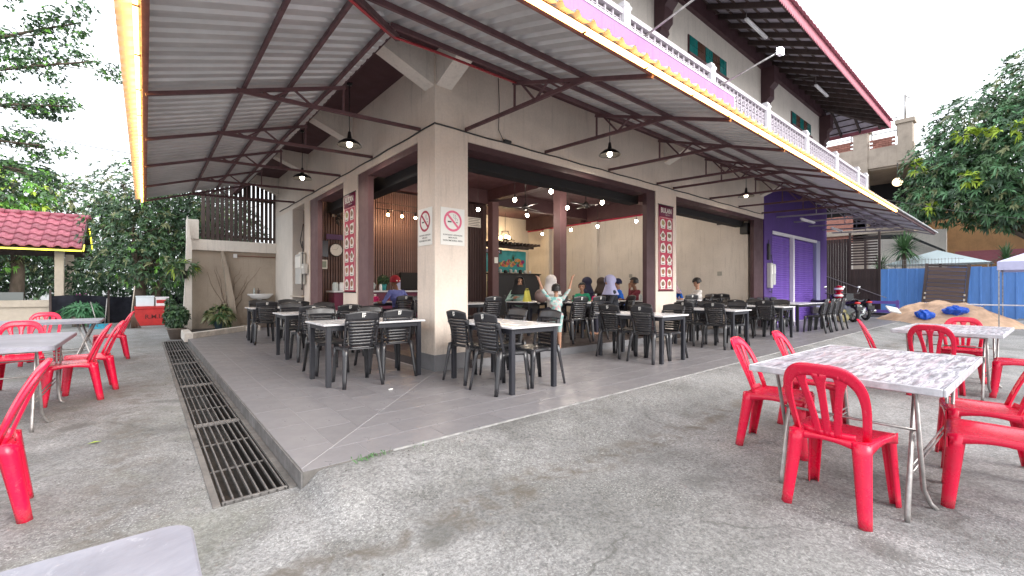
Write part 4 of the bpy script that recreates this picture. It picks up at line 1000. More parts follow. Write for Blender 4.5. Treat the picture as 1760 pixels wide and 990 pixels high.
def black_table(x, y, rz, label, lx=1.3, ly=.76, z=0., top=m_laminate, cat='table'):
    t = thing('dining_table', label, cat, (x, y, z), R(rz), 'white topped dining tables')
    mb = MB(); mb.cbox(-lx/2, lx/2, -ly/2, ly/2, .715, .738, .004); mb.build('tabletop', top, t)
    a, b = lx/2-.07, ly/2-.06; mb = MB()
    for s in (-1, 1): mb.cbox(-a, a, s*b-.022, s*b+.022, .655, .7145, .003); mb.cbox(s*a-.022, s*a+.022, -b+.0225, b-.0225, .655, .7145, .003)
    mb.build('frame', m_blacksteel, t)
    for sx in (-1, 1):
        for sy in (-1, 1): mb = MB(); mb.cbox(sx*a-.027, sx*a+.027, sy*b-.027, sy*b+.027, 0, .7142, .004); mb.build('leg', m_blacksteel, t)
    return t
# left wing
black_table(-.85, .28, 0, 'white topped black table on the side patio, closest to the corner pillar')
for (x, y, d, l) in ((-1.09, .0, 0, 'black chair seen from behind at the table by the corner pillar, outer one'), (-.55, .2, 0, 'black chair seen from behind at the table by the corner pillar, next to the pillar'),
                     (-1.14, .95, 180, 'black chair facing the yard across the table by the corner pillar, outer one'), (-.42, .95, 180, 'black chair facing the yard across the table by the corner pillar, wall side')): black_chair(x, y, d, l)
black_table(-.72, 2.78, 0, 'white topped black table in the middle of the side patio row')
for (x, y, d, l) in ((-1.02, 2.32, 0, 'black chair on the near side of the middle side patio table, outer one'), (-.42, 2.32, 0, 'black chair on the near side of the middle side patio table, wall side'),
                     (-.95, 3.42, 180, 'black chair on the far side of the middle side patio table, outer one'), (-.36, 3.42, 180, 'black chair on the far side of the middle side patio table, wall side')): black_chair(x, y, d, l)
black_table(-.72, 5.55, 0, 'white topped black table furthest down the side patio, in front of the wash basin')
for (x, y, d, l) in ((-1.13, 5.12, 0, 'black chair on the near side of the table before the wash basin, outer one'), (-.5, 5.12, 0, 'black chair on the near side of the table before the wash basin, wall side'),
                     (-1.0, 6.22, 180, 'black chair on the far side of the table before the wash basin, outer one'), (-.4, 6.22, 180, 'black chair on the far side of the table before the wash basin, wall side')): black_chair(x, y, d, l)
# right wing
names = ['table right of the corner pillar', 'table under the first right lamp', 'table below the second menu banner', 'table before the party wall']
for k, (tx, ty) in enumerate(((.30, -1.10), (3.27, -1.1), (5.74, -1.1), (8.24, -1.1))):
    black_table(tx, ty, 90, 'white topped black '+names[k])
    dx = (-.24, -.2, -.22, -.25)[k]
    for (ox, oy, d, l) in ((dx, -.30, -90, 'left side, yard end'), (dx+.05, .36, -90, 'left side, wall end'), (.28, -.30, 90, 'right side, yard end'), (.28, .32, 90, 'right side, wall end')):
        black_chair(tx+ox, ty+oy, d, 'black chair at the '+names[k]+', '+l)
black_table(11.3, -.98, 0, 'long white topped black table in front of the purple wall', lx=2.2)
for k, x in enumerate((10.45, 11.0, 11.55, 12.1)):
    black_chair(x, -1.66, 0, ('first', 'second', 'third', 'last')[k]+' black chair in the profile row along the yard side of the long table')
    black_chair(x, -.34, 180, ('first', 'second', 'third', 'last')[k]+' black chair on the shutter side of the long table')
# dining room
dt = [(3.95, 2.1, 0, 1.3, 'white topped table with the yellow bag inside the dining room'), (4.5, 1.05, 0, 1.3, 'inner table behind the two chairs beside the raised arm child'),
      (6.1, .95, 90, 1.3, 'inner table in front of the man in the maroon vest'), (7.55, .75, 90, 1.2, 'inner table of the person in the white hoodie'),
      (9.3, .85, 0, 1.3, 'empty inner table against the cream party wall'), (1.0, 4.05, 0, 1.3, 'inner table of the man in the red cap'), (1.9, 2.1, 0, 1.3, 'inner table seen past the right edge of the corner pillar'), (6.2, 2.7, 0, 1.3, 'inner table of the people in dark headscarves')]
for x, y, rz, lx, l in dt: black_table(x, y, rz, l, lx, z=.12)
for (x, y, d, l) in ((3.25, .42, 0, 'inner black chair right beside the raised arm child'), (3.85, .46, 0, 'inner black chair second from the raised arm child, with a green item'), (4.95, .5, 60, 'inner black chair behind the woman in the lilac headscarf'),
        (6.62, 1.0, 62, 'inner black chair behind the man in the maroon vest'), (5.95, -.02+.35, 0, 'inner black chair left of the second menu banner pillar'), (2.0, 1.5, 0, 'inner black chair seen whole right of the corner pillar'), (1.35, 2.65, 180, 'inner black chair on the far side of the table past the pillar edge'),
        (2.3, 2.65, 180, 'inner black chair on the far side of the table left of the mint shirt woman'), (1.1, 3.32, 0, 'inner black chair carrying the man in the red cap'), (8.2, .36, 50, 'inner black chair carrying the person in the white hoodie'),
        (7.3, .3, -20, 'inner black chair just right of the second menu banner'), (9.2, .32, -90, 'inner black chair by the empty table, left of the pair'), (9.75, .35, -90, 'inner black chair by the empty table, right of the pair'),
        (3.87, 2.75, 180, 'inner black chair carrying the woman in the mint shirt'), (3.75, 1.4, 0, 'inner black chair carrying the woman in the white headscarf'), (5.0, 1.62, 150, 'inner black chair carrying the boy in green')): black_chair(x, y, d, l, .12)
def tissue(x, y, z, l):
    t = thing('tissue_box', l, 'tissue box', (x, y, z), random.random()); mb = MB(); mb.cbox(-.1, .1, -.07, .07, 0, .085, .008); mb.cbox(-.09, .09, -.06, .06, .085, .12, .01); mb.build('case', m_pinkring if 'x' == 1 else M('pink_plastic', (.62, .02, .15), .4), t)
    mb = MB(); mb.sheet(lambda u, v: ((u-.5)*.08, .02*math.sin(u*6), .12+v*.05), 4, 1, .002); mb.build('tissue', m_wpaper, t)
Z = .12+.738
tissue(4.95, 1.2, Z, 'pink tissue box beside the woman in the lilac headscarf'); tissue(8.9, .75, Z, 'pink tissue box right of the person in the white hoodie'); tissue(.8, 3.95, Z, 'pink tissue box left of the man in the red cap')
t = thing('lunch_bag', 'upright yellow bag with a handle on the inner table', 'bag', (3.52, 2.0, Z), .3)
mb = MB(); mb.sheet(lambda u, v: ((.13-.04*v)*math.cos(u*6.2832)*(1 if abs(math.cos(u*6.2832)) < .8 else .95), (.09-.06*v)*math.sin(u*6.2832), .25*v), 20, 6); mb.add([(.09*math.cos(a*.5236), .03*math.sin(a*.5236), .25) for a in range(12)], [tuple(range(12))]); mb.build('body', M('yellow_fabric', (.62, .58, .10), .6, var=.1), t, recalc=False)
mb = MB(); mb.tube([(-.05,0,.25), (-.04,0,.29), (.04,0,.29), (.05,0,.25)], .008, 6); mb.build('handle', M('yellow_fabric', (.62, .58, .10)), t)
mb = MB(); mb.ball((0,0,.02), (.17,.12,.15), 14, 10); o = tag(mb.build('handbag', M('taupe_leather', (.18, .12, .11), .45), None, (3.25, 1.25, .98)), 'rounded taupe handbag hung left of the child', 'bag')
cyl('water_jug', 'pale translucent jug behind the child on the inner table', 'jug', 4.3, 2.15, Z, .09, .26, m_bag, None)
cyl('drink_cup', 'clear cup beside the man in the maroon vest', 'cup', 6.15, .8, Z, .04, .15, m_bag, None)

# red plastic chairs
def make_red_chair(mat, name='red_chair', group='red plastic chairs in the yard'):
    t = thing(name, 'red plastic chair', 'chair', (0,0,0), 0, group)
    mb = MB()
    def seat(u, v):
        x = (u-.5)*2; y = (v-.5)*2; hw = .19+.028*v
        return (x*hw*(1-.05*abs(y)**8), y*.2+.01, .43+.006*abs(x)**3-.016*(1-x*x)*math.sin(math.pi*min(1, v*1.1))-.035*max(0, v-.8)**2*25*.35)
    mb.sheet(seat, 12, 12, .012)
    for s in (-1, 1): mb.sheet(lambda u, v: (s*(.19+.028*u), -.185+.385*u, .432-.065*v*(1-.55*math.sin(math.pi*u))), 10, 2, .006)
    mb.sheet(lambda u, v: ((u-.5)*.43, .213, .41-.06*v*(1-.6*math.sin(math.pi*u))), 10, 2, .006); mb.sheet(lambda u, v: ((u-.5)*.37, -.19, .43-.06*v*(1-.6*math.sin(math.pi*u))), 10, 2, .006)
    mb.build('seat', mat, t)
    for sx in (-1, 1):
        mb = MB(); L_leg(mb, (sx*.175, .165, .42), (sx*.205, .205, 0), .072, .048, math.pi/2-sx*math.pi/4, n=8); mb.build('leg', mat, t)
        mb = MB(); L_leg(mb, (sx*.15, -.165, .43), (sx*.185, -.235, 0), .082, .05, -math.pi/2+sx*math.pi/4, n=8); mb.build('leg', mat, t)
    H = .44
    def P3(x, tt): return (x*(.84+.16*min(1, tt/.3)), -.185-.13*(tt/H)-.03*(tt/H)**2+1.1*x*x*(1-.3*tt/H), .425+tt*.97)
    mb = MB()
    def hoop(u, v):
        a = math.pi*u; n_ = 2/3.6; c, s_ = math.cos(a), math.sin(a)
        ao, bo = .222, H; ai, bi = .222-.040, H-.070
        f = lambda A, B: (A*math.copysign(abs(c)**n_, c), B*abs(s_)**n_)
        xo, to = f(ao, bo); xi, ti = f(ai, bi); return P3(xo+(xi-xo)*v, to+(ti-to)*v)
    mb.sheet(hoop, 44, 3, .012)
    for k in (-1, 0, 1):
        def barf(u, v):
            tt = .0+v*.385; w = .0165+.032*(tt/.385)**10+.005*(1-tt/.385)
            cx_ = k*(.060+.046*(tt/.385)**1.8); return P3(cx_+(u-.5)*2*w, tt)
        mb.sheet(barf, 3, 16, .011)
    mb.sheet(lambda u, v: P3((u-.5)*.30, -.01+v*.045), 8, 1, .011)
    mb.build('backrest', mat, t)
    return t
red0 = make_red_chair(m_red); cache_kids(red0); rused = [False]
def red_chair(x, y, deg, label, z=-.12):
    c = red0 if not rused[0] else copy_tree(red0)
    rused[0] = True; c.location = (x, y, z); c.rotation_euler = (0, 0, R(deg)); c['label'] = label
def folding_table(x, y, rz, label, lx=1.55, ly=.92, z=-.12, h=.76, top=None):
    t = thing('folding_table', label, 'table', (x, y, z), R(rz), 'worn plastic folding tables in the yard')
    mb = MB(); mb.cbox(-lx/2, lx/2, -ly/2, ly/2, h-.022, h, .006); (mb.build('tabletop', m_worn, t) if not top else None)
    if top:
        P_ = []
        for (qx, qy, a0) in ((1,1,0),(-1,1,90),(-1,-1,180),(1,-1,270)):
            for k in range(6): a = R(a0+18*k); P_.append((qx*(lx/2-.05)+.05*math.cos(a), qy*(ly/2-.05)+.05*math.sin(a), h-.04))
        mb = MB(); mb.prism(P_, (0,0,.036)); mb.prism([(x*.994, y*.992, h-.004) for x, y, z in P_], (0,0,.004)); mb.build('tabletop', top, t)
    if not top:
     rim = M('scuffed_white_rim', (.42, .42, .45), .45, var=.3, scale=12); mb = MB(); q = .004
     mb.cbox(-lx/2-.012, lx/2+.012, -ly/2-.014, -ly/2-.0005, h-.04, h+.001, q); mb.cbox(-lx/2-.012, lx/2+.012, ly/2+.0005, ly/2+.014, h-.04, h+.001, q)
     mb.cbox(-lx/2-.014, -lx/2-.0005, -ly/2, ly/2, h-.04, h+.001, q); mb.cbox(lx/2+.0005, lx/2+.014, -ly/2, ly/2, h-.04, h+.001, q); mb.build('rim', rim, t)
    for s in (-1, 1):
        a = lx/2-.22
        mb = MB(); b = ly/2-.12
        mb.tube([(s*a+.16*s*-1, -b-.05, .0), (s*a-.16*s, -b-.02, .03), (s*a-.1*s, -b, .12), (s*a+.12*s, -b, h-.05), (s*a+.12*s, b, h-.05), (s*a-.1*s, b, .12), (s*a-.16*s, b+.02, .03), (s*a-.16*s, b+.05, 0)], .0135, 8); mb.build('leg', m_galv, t)
        mb = MB(); mb.tube([(s*a+.14*s, -b+.03, .0), (s*a+.14*s, -b+.03, .04), (s*a-.06*s, -b+.03, h-.05), (s*a-.06*s, b-.03, h-.05), (s*a+.14*s, b-.03, .04), (s*a+.14*s, b-.03, .0)], .0135, 8); mb.build('leg', m_galv, t)
    mb = MB()
    for z_ in (.22, .26): mb.tube([(-lx/2+.2, -ly/2+.16, z_), (lx/2-.2, -ly/2+.16, z_)], .007, 6); mb.tube([(-lx/2+.2, ly/2-.16, z_), (lx/2-.2, ly/2-.16, z_)], .007, 6)
    for s in (-1, 1): mb.tube([(s*(lx/2-.2), -ly/2+.13, .48), (s*(lx/2-.2), ly/2-.13, .48)], .008, 6)
    mb.build('cross_bars', m_galv, t)
    return t
folding_table(.86, -4.57, -1.5, 'worn white folding table with streaked top in the right foreground', lx=1.64)
red_chair(.10, -4.56, -94, 'red chair seen from behind at the left end of the foreground table')
red_chair(.86, -3.98, 187, 'red chair on the building side of the foreground table, left of two')
red_chair(1.72, -4.0, 186, 'red chair on the building side of the foreground table, right of two')
red_chair(.74, -5.17, 5, 'red chair cut by the right edge, nearer of two at the foreground table')
red_chair(1.5, -5.08, 10, 'red chair half hidden behind the cut off one at the foreground table')
folding_table(4.9, -4.66, -2, 'worn white folding table further back on the right, before the sand heap')
red_chair(4.15, -4.56, -92, 'red chair seen from behind at the left end of the back right table')
red_chair(4.45, -4.1, 190, 'red chair on the building side of the back right table')
red_chair(5.7, -4.68, 92, 'red chair at the far end of the back right table, before the blue bag')
red_chair(4.68, -5.22, 0, 'red chair at the right edge tucked under the near side of the back right table')
folding_table(-4.3, 1.15, 90, 'grey white folding table on the left with two red chairs at its end', lx=1.7, ly=1.25, top=m_pale)
folding_table(-4.45, 4.7, 0, 'pale folding table further back on the left near the kiosk', lx=1.7, ly=.9, top=m_pale)
folding_table(-3.755, -4.53, 0, 'grey folding table corner at the bottom left of the photo', lx=1.55, ly=.92, h=.75, top=m_pale)
red_chair(-3.70, 1.70, 95, 'red chair in profile at the end of the left table, nearer of two')
red_chair(-3.60, 2.28, 97, 'red chair in profile at the end of the left table, further of two')
red_chair(-3.55, 5.4, 95, 'red chair in profile on its own by the broom')
red_chair(-4.25, 2.75, 185, 'red chair facing the camera behind the left table')
red_chair(-4.4, 5.5, 178, 'red chair behind the pale table, in front of the kiosk wall')
red_chair(-4.9, 2.2, 150, 'red chair at the left edge behind the left table')
red_chair(-4.35, .12, 0, 'red chair seen from behind at the near side of the left table')
red_chair(-3.82, -1.60, 97, 'large red chair cut by the left edge in the foreground')
gc = make_red_chair(m_greyplas, 'brown_chair', 'dull brown plastic chairs by the kiosk'); gc.location = (-5.9, 7.4, -.12); gc.rotation_euler = (0,0,R(165)); gc['label'] = 'dull brown plastic chair before the kiosk wall, right of the pair'; cache_kids(gc)
g2 = copy_tree(gc); g2.location = (-6.6, 7.2, -.12); g2['label'] = 'dull brown plastic chair before the kiosk wall, left of the pair'

# ------------------------------------------------------------------ people
def capsule(bm_list, a, b, r0, r1, tagm):
    bm_list.append((Vector(a), Vector(b), r0, r1, tagm))
def person(label, loc, rz, top, legs=(.03,.03,.05), skin=m_skin, sit=True, lean=.05, head_yaw=0., head_pitch=0., hands=None, wear='hair', wear_mat=None, scale=1., long_sleeve=True, raise_arms=False, face=True, hip=None):
    t = thing('person', label, 'person', loc, rz); k = scale; segs = []
    hz = hip if hip is not None else (.53 if sit else .86); hz *= (1 if sit else k)
    C = lambda a, b, r0, r1, m: capsule(segs, a, b, r0*k, r1*k, m)
    up = lambda z, y=0., x=0.: Vector((x*k, y*k+lean*z*1.6, hz+z*k))
    C(up(0, 0, -.07), up(0, 0, .07), .12, .12, 1); C(up(.02), up(.3), .125, .115, 0); C(up(.3, 0, -.06), up(.3, 0, .06), .105, .105, 0); C(up(.4, 0, -.09), up(.4, 0, .09), .075, .075, 0)
    sh = {s: up(.42, 0, .165*s) for s in (-1, 1)}; C(sh[-1], sh[1], .055, .055, 0); C(up(.44), up(.54, .015), .05, .046, 2)
    hc = up(.65, .03); q = Matrix.Rotation(head_yaw, 3, 'Z') @ Matrix.Rotation(-head_pitch, 3, 'X')
    H = lambda x, y, z: hc+q @ Vector((x*k, y*k, z*k))
    C(H(0,-.015,.03), H(0,.0,.03), .088, .088, 2); C(H(0,.03,-.04), H(0,.035,-.07), .068, .048, 2); C(H(0,.085,.0), H(0,.098,-.02), .012, .016, 2)
    for s in (-1, 1): C(H(.083*s,-.005,.01), H(.088*s,-.012,-.02), .016, .012, 2)
    if not hands: hands = {-1: (-.16, .36, .22), 1: (.16, .36, .22)}
    for s in (-1, 1):
        hd = Vector((hands[s][0]*k, hands[s][1]*k, hz+hands[s][2]*k)); a = sh[s]; L1, L2 = .27*k, .25*k; d = (hd-a); D = min(d.length, (L1+L2)*.985); dn = d.normalized(); hd = a+dn*D
        h_ = math.sqrt(max(0, L1*L1-((D*D+L1*L1-L2*L2)/(2*D))**2)); mid = a+dn*((D*D+L1*L1-L2*L2)/(2*D)); bend = Vector((s*.7, -.4, -.8)); bend = (bend-dn*bend.dot(dn)).normalized(); el = mid+bend*h_
        C(a, el, .05, .04, 0); C(el, hd, .037, .026, 0 if long_sleeve else 2)
        f = (hd-el).normalized(); sd_ = f.cross(Vector((0,0,1))); sd_ = sd_.normalized() if sd_.length > .1 else Vector((1,0,0)); nn = sd_.cross(f)
        C(hd+f*.01, hd+f*.07*k, .03, .034, 2); cur = -.35 if not raise_arms else -1.1
        for i in range(4):
            b0 = hd+f*.085*k+sd_*(i-1.5)*.019*k; ln = (.045, .052, .048, .036)[i]*k; dd = (f+nn*cur*.4).normalized(); b1 = b0+dd*ln; d2 = (f+nn*cur*1.6).normalized(); C(b0, b1, .010, .0095, 2); C(b1, b1+d2*ln*.8, .0095, .008, 2)
        C(hd+f*.03*k-sd_*s*.03*k, hd+f*.075*k-sd_*s*.058*k, .012, .010, 2)
    for s in (-1, 1):
        hp = up(-.01, 0, .09*s)
        if sit: kn = Vector((.12*s*k, .42*k, hz+.0)); an = Vector((.12*s*k, .40*k, .09))
        else: kn = Vector((.085*s*k, .01, hz*.53)); an = Vector((.09*s*k, -.01, .07*k))
        C(hp, kn, .088, .058, 1); C(kn, an, .055, .036, 1 if sit else 3); C(an-Vector((0,.02*k,.03*k)), an+Vector((0,.12*k,-.045*k)), .035, .026, 2)
    bm = bmesh.new()
    for a, b, r0, r1, m in segs:
        for c, r in ((a, r0), (b, r1)):
            bmesh.ops.create_icosphere(bm, subdivisions=2, radius=r, matrix=Matrix.Translation(c))
        d = b-a
        if d.length > 1e-4:
            bmesh.ops.create_cone(bm, cap_ends=True, segments=12, radius1=r0, radius2=r1, depth=d.length, matrix=Matrix.Translation((a+b)/2) @ d.to_track_quat('Z', 'Y').to_matrix().to_4x4())
    me = bpy.data.meshes.new('body'); bm.to_mesh(me); bm.free(); o = bpy.data.objects.new('body', me); COL.objects.link(o)
    md = o.modifiers.new('r', 'REMESH'); md.mode = 'VOXEL'; md.voxel_size = .0105; sm_ = o.modifiers.new('s', 'SMOOTH'); sm_.iterations = 2; sm_.factor = .5
    bpy.context.view_layer.update(); me2 = bpy.data.meshes.new_from_object(o.evaluated_get(bpy.context.evaluated_depsgraph_get())); o.modifiers.clear(); o.data = me2; bpy.data.meshes.remove(me); me2.name = 'body'
    me2.materials.clear()
    for a in (top, M('cloth_%d_%d_%d' % tuple(int(c*99) for c in legs), legs, .8), skin, skin): me2.materials.append(a)
    n = len(me2.polygons); cs = np.empty(n*3); me2.polygons.foreach_get('center', cs); cs = cs.reshape(-1, 3); best = np.full(n, 1e9); mi = np.zeros(n, dtype=np.int32)
    for a, b, r0, r1, m in segs:
        A = np.array(a); d = np.array(b)-A; L = max(1e-9, d@d); tt = np.clip(((cs-A)@d)/L, 0, 1); ds = np.linalg.norm(cs-(A+tt[:, None]*d), axis=1)-(r0+(r1-r0)*tt)
        w = ds < best; best[w] = ds[w]; mi[w] = m
    me2.polygons.foreach_set('material_index', mi); me2.polygons.foreach_set('use_smooth', [True]*n); o.parent = t
    # face: eyes and mouth
    mb = MB()
    for s in (-1, 1): mb.ball(tuple(H(.033*s, .078, .018)), .0105*k, 8, 6)
    mb.build('eyes', m_hair, t); mb = MB(); mb.ball(tuple(H(0, .082, -.045)), (.02*k, .008*k, .006*k), 8, 5); mb.build('mouth', M('lips', (.25, .07, .06), .5), t)
    wm = wear_mat or m_hair; mb = MB()
    def shell(prof, win, nu=28, nv=14, th=.012):
        pts = {}; v = []; f = []
        for j in range(nv+1):
            for i in range(nu):
                az = 2*math.pi*i/nu; p = prof(az, j/nv); v.append(tuple(H(*p)))
        for j in range(nv):
            for i in range(nu):
                az = 2*math.pi*(i+.5)/nu; 
                if win(az, (j+.5)/nv): continue
                i2 = (i+1) % nu; f.append((j*nu+i, j*nu+i2, (j+1)*nu+i2, (j+1)*nu+i))
        mb.add(v, f, 0, True)
    dist = lambda az: abs((az-math.pi/2+math.pi) % (2*math.pi)-math.pi)   # 0 at the face
    if wear == 'hijab':
        def prof(az, v):
            if v < .5:
                ph = v*2*math.pi*.62; r = .117*math.sin(ph); return (r*math.cos(az), r*math.sin(az)*1.12, .03+.125*math.cos(ph))
            w = (v-.5)*2; r = .108+.10*w**1.3; return (r*1.15*math.cos(az)*(1+.04*math.sin(az*7)), (r*.85)*math.sin(az)-.01*w, -.035-.25*w)
        shell(prof, lambda az, v: dist(az) < .62 and .2 < v < .56, 30, 18)
    elif wear in ('hair', 'cap', 'bob'):
        def prof(az, v):
            ph = v*math.pi*(.68 if wear != 'bob' else .8); r = .104*math.sin(min(ph, 1.75)); return (r*math.cos(az)*1.0, r*math.sin(az)*1.08-.012, .04+.098*math.cos(ph)+.004*math.sin(az*9))
        shell(prof, lambda az, v: dist(az) < 1.05 and v > .56, 30, 14)
    so_ = mb.build({'hijab': 'headscarf', 'cap': 'cap', 'bob': 'hair', 'hair': 'hair'}[wear], wm, t); s2 = so_.modifiers.new('thick', 'SOLIDIFY'); s2.thickness = .012; s2.offset = 0
    return t, H, k
cl = lambda n, c, **kw: M('cloth_'+n, c, .85, **kw)
W_ = {-1: (-.2, .34, .2), 1: (.05, .3, .32)}
person('woman in black headscarf and mint shirt behind the yellow bag', (3.87, 2.72, .12), R(165), cl('mint', (.30, .45, .40), var=.1), wear='hijab', wear_mat=cl('black', (.012, .012, .014)), head_yaw=-.2, hands={-1: (-.12, .36, .2), 1: (.25, .3, .28)})
person('woman in white headscarf seated behind the raised arm child', (3.75, 1.42, .12), R(-20), cl('cream', (.6, .56, .52)), wear='hijab', wear_mat=cl('whitescarf', (.68, .64, .62)))
person('woman in lilac headscarf and dark dress seen from the side', (4.85, .62, .12), R(50), cl('navydark', (.02, .022, .03)), wear='hijab', wear_mat=cl('lilac', (.36, .36, .55), var=.1), head_yaw=.1)
person('boy with black hair and green collar looking left', (4.95, 1.6, .12), R(120), cl('green', (.02, .30, .17)), wear='hair', scale=.82)
person('person in dark navy headscarf, back to the yard', (5.75, 2.05, .12), R(10), cl('navy2', (.02, .022, .06)), wear='hijab', wear_mat=cl('navy3', (.02, .02, .05)))
person('person in brown headscarf, back to the yard', (6.25, 2.0, .12), R(-15), cl('brown', (.06, .04, .032)), wear='hijab', wear_mat=cl('brown2', (.05, .034, .028)))
person('person in bright blue shirt with dark cap against the cream wall', (7.2, 2.15, .12), R(30), cl('blue', (.01, .12, .55)), wear='cap', wear_mat=cl('navycap', (.01, .012, .05)))
person('man in maroon vest over a white collar, hand raised to his mouth', (6.5, 1.15, .12), R(62), cl('maroonv', (.13, .012, .025)), skin=m_skind, wear='hair', hands={-1: (-.02, .2, .5), 1: (.1, .36, .22)}, head_yaw=-.2)
person('person in blue shirt and patterned headscarf behind the second menu banner', (8.45, 1.25, .12), R(110), cl('blue', (.01, .12, .55)), wear='hijab', wear_mat=cl('pattern', (.35, .25, .28), var=.6, scale=25))
person('person in white hoodie leaning back with head bowed', (8.15, .42, .12), R(48), cl('hoodie', (.66, .64, .62)), wear='hair', lean=-.05, head_pitch=.55, hands={-1: (-.1, .38, .22), 1: (.1, .38, .2)})
tc, Hc, kc = person('man in red cap and blue shirt seen from behind at the inner table', (1.1, 3.42, .12), R(8), cl('periwinkle', (.14, .16, .42), var=.15), skin=m_skind, wear='cap', wear_mat=M('red_cap_cloth', (.33, .008, .02), .7), hands={-1: (-.3, .3, .2), 1: (.25, .3, .2)}, long_sleeve=False, lean=.12)
mb = MB(); mb.bar(tuple(Hc(-.04, -.112, .02)), tuple(Hc(-.01, -.116, .02)), .025, .02); mb.bar(tuple(Hc(.03, -.115, .02)), tuple(Hc(.06, -.105, .02)), .025, .02); mb.build('cap_marks', m_wpaper, tc)
m_floral = M('floral_cloth', (.26, .48, .44), .8)
nt = m_floral.node_tree; N_, L_2 = nt.nodes, nt.links; tcn = N_.new('ShaderNodeTexCoord'); vo = N_.new('ShaderNodeTexVoronoi'); vo.inputs['Scale'].default_value = 26; L_2.new(tcn.outputs['Object'], vo.inputs['Vector'])
cc = ramp(N_, L_2, vo.outputs['Color'], [(.25, (.42, .56, .54)), (.5, (.16, .42, .40)), (.62, (.60, .64, .60)), (.8, (.52, .32, .33))]); L_2.new(cc, N_['Principled BSDF'].inputs['Base Color'])
tc, Hc, kc = person('small child in a pale floral outfit with both arms raised, back to the yard', (2.32, -.10+.03, .12), R(-42), m_floral, skin=m_skin, sit=False, scale=.70, lean=0, wear='bob', raise_arms=True, long_sleeve=False, hands={-1: (-.46, -.02, .95), 1: (.42, .02, .97)}, legs=(.28, .45, .42), hip=.80)
[o for o in bpy.data.objects if o.parent == tc and o.name.startswith('body')][0].data.materials[1] = m_floral

# ------------------------------------------------------------------ things at the back of the left wing
t = thing('wash_basin', 'white wall basin with soap bottles on the tan wall', 'basin', (-.45, 9.6, .98))
mb = MB(); mb.sheet(lambda u, v: ((.14+.20*v**.7)*math.cos(u*6.2832), -.24+(.12+.12*v**.7)*math.sin(u*6.2832), -.14+.15*v**1.5), 24, 6, .012); mb.box(-.3, .3, -.06, 0, -.03, .012); mb.build('bowl', m_ceramic, t)
mb = MB(); mb.lathe([(0,-.6),(.05,-.6),(.06,-.13),(0,-.13)], (0,-.12,0), 12); mb.build('pedestal', m_ceramic, t); mb = MB(); mb.tube([(0,-.05,0),(0,-.05,.1),(0,-.14,.11),(0,-.16,.08)], .01, 6); mb.build('tap', m_chrome, t)
for i, (x, m_, l) in enumerate(((-.14, m_bag, 'clear soap bottle on the wash basin, left'), (-.03, m_pot, 'brown soap bottle on the wash basin, right'))):
    mb = MB(); mb.lathe([(0,0),(.028,0),(.03,.1),(.012,.13),(.012,.17),(0,.17)], n=12); tag(mb.build('soap_bottle', m_, None, (-.45+x, 9.5, .995)), l, 'bottle')
mb = MB(); mb.cbox(-.25,.25,-.3,0,0,.75,.01); tag(mb.build('low_cabinet', m_pot, None, (.0-.28, 9.58, .0)), 'low brown cabinet between the basin and the cream wall', 'cabinet')
mb = MB(); mb.tube([(-.02, 9.57, 2.1), (-1.0, 9.57, 2.1)], .014, 6); tag(mb.build('conduit', M('brown_conduit', (.2, .09, .06), .5)), 'brown pipe running along the tan wall above the basin', 'conduit')
mb = MB(); mb.cbox(-.05, .05, -.03, 0, -.06, .06, .006); tag(mb.build('switch_box', m_ceramic, None, (-1.06, 9.598, 2.1)), 'white switch box on the tan wall', 'switch')
mb = MB(); rr = random.Random(2)
for k in range(9):
    p = [(-1.3+rr.uniform(-.05, .1), 9.585, .3)]
    for j in range(9): p.append((p[-1][0]+rr.uniform(-.02, .13)*(1 if k % 3 else -.6), 9.585, p[-1][2]+rr.uniform(.08, .22)))
    mb.tube(p, [.008*(1-.08*i) for i in range(10)], 5)
tag(mb.build('dry_vine', M('dry_stem', (.16, .11, .08), .9)), 'bare dry creeper stems climbing the tan wall', 'creeper')
def potplant(name, lab, loc, pr, ph, blob, n, L_, W2, mats, w, potm, seed):
    t = thing(name, lab, 'plant', loc); mb = MB(); mb.lathe([(0,0),(pr*.62,0),(pr*.95,ph*.88),(pr*1.06,ph*.9),(pr*1.06,ph),(pr*.93,ph),(pr*.9,ph*.85),(0,ph*.85)], n=22)
    for j in range(3): pass
    mb.build('pot', potm, t); s_ = MB(); s_.tube([(0,0,ph*.8),(.02,.01,ph+blob[2]*.5),(0,0,ph+blob[2])], [.016,.012,.006], 6); s_.build('stem', m_bark, t)
    leaf_cloud('foliage', t, [(blob[0],blob[1],ph+blob[2],blob[3],blob[4],blob[5])]+([(blob[0]-.12,0,ph+blob[2]+.28,.1,.1,.16)] if n > 250 else []), n, L_, W2, mats, w, seed)
potplant('potted_shrub', 'potted dark green shrub in a wide brown pot at the head of the drain', (-2.46, 8.55, -.118), .2, .28, (0,0,.30,.24,.24,.30), 420, .075, .035, [m_leafd, m_leafm], [.75,.25], m_pot, 11)
potplant('potted_plant', 'leafy plant in a blue grey pot by the buttress', (-1.5, 8.95, .03), .15, .22, (0,0,.2,.22,.2,.18), 60, .22, .06, [m_leafm, m_leaft], [.6,.4], m_bluepot, 12)
potplant('hanging_plant', 'trailing plant in a square black pot fixed to the wall edge', (-2.28, 9.2, 1.42), .13, .2, (-.02,0,.12,.30,.2,.16), 70, .2, .03, [m_leafm, m_leafy, m_leaft], [.6,.15,.25], m_ink, 13)

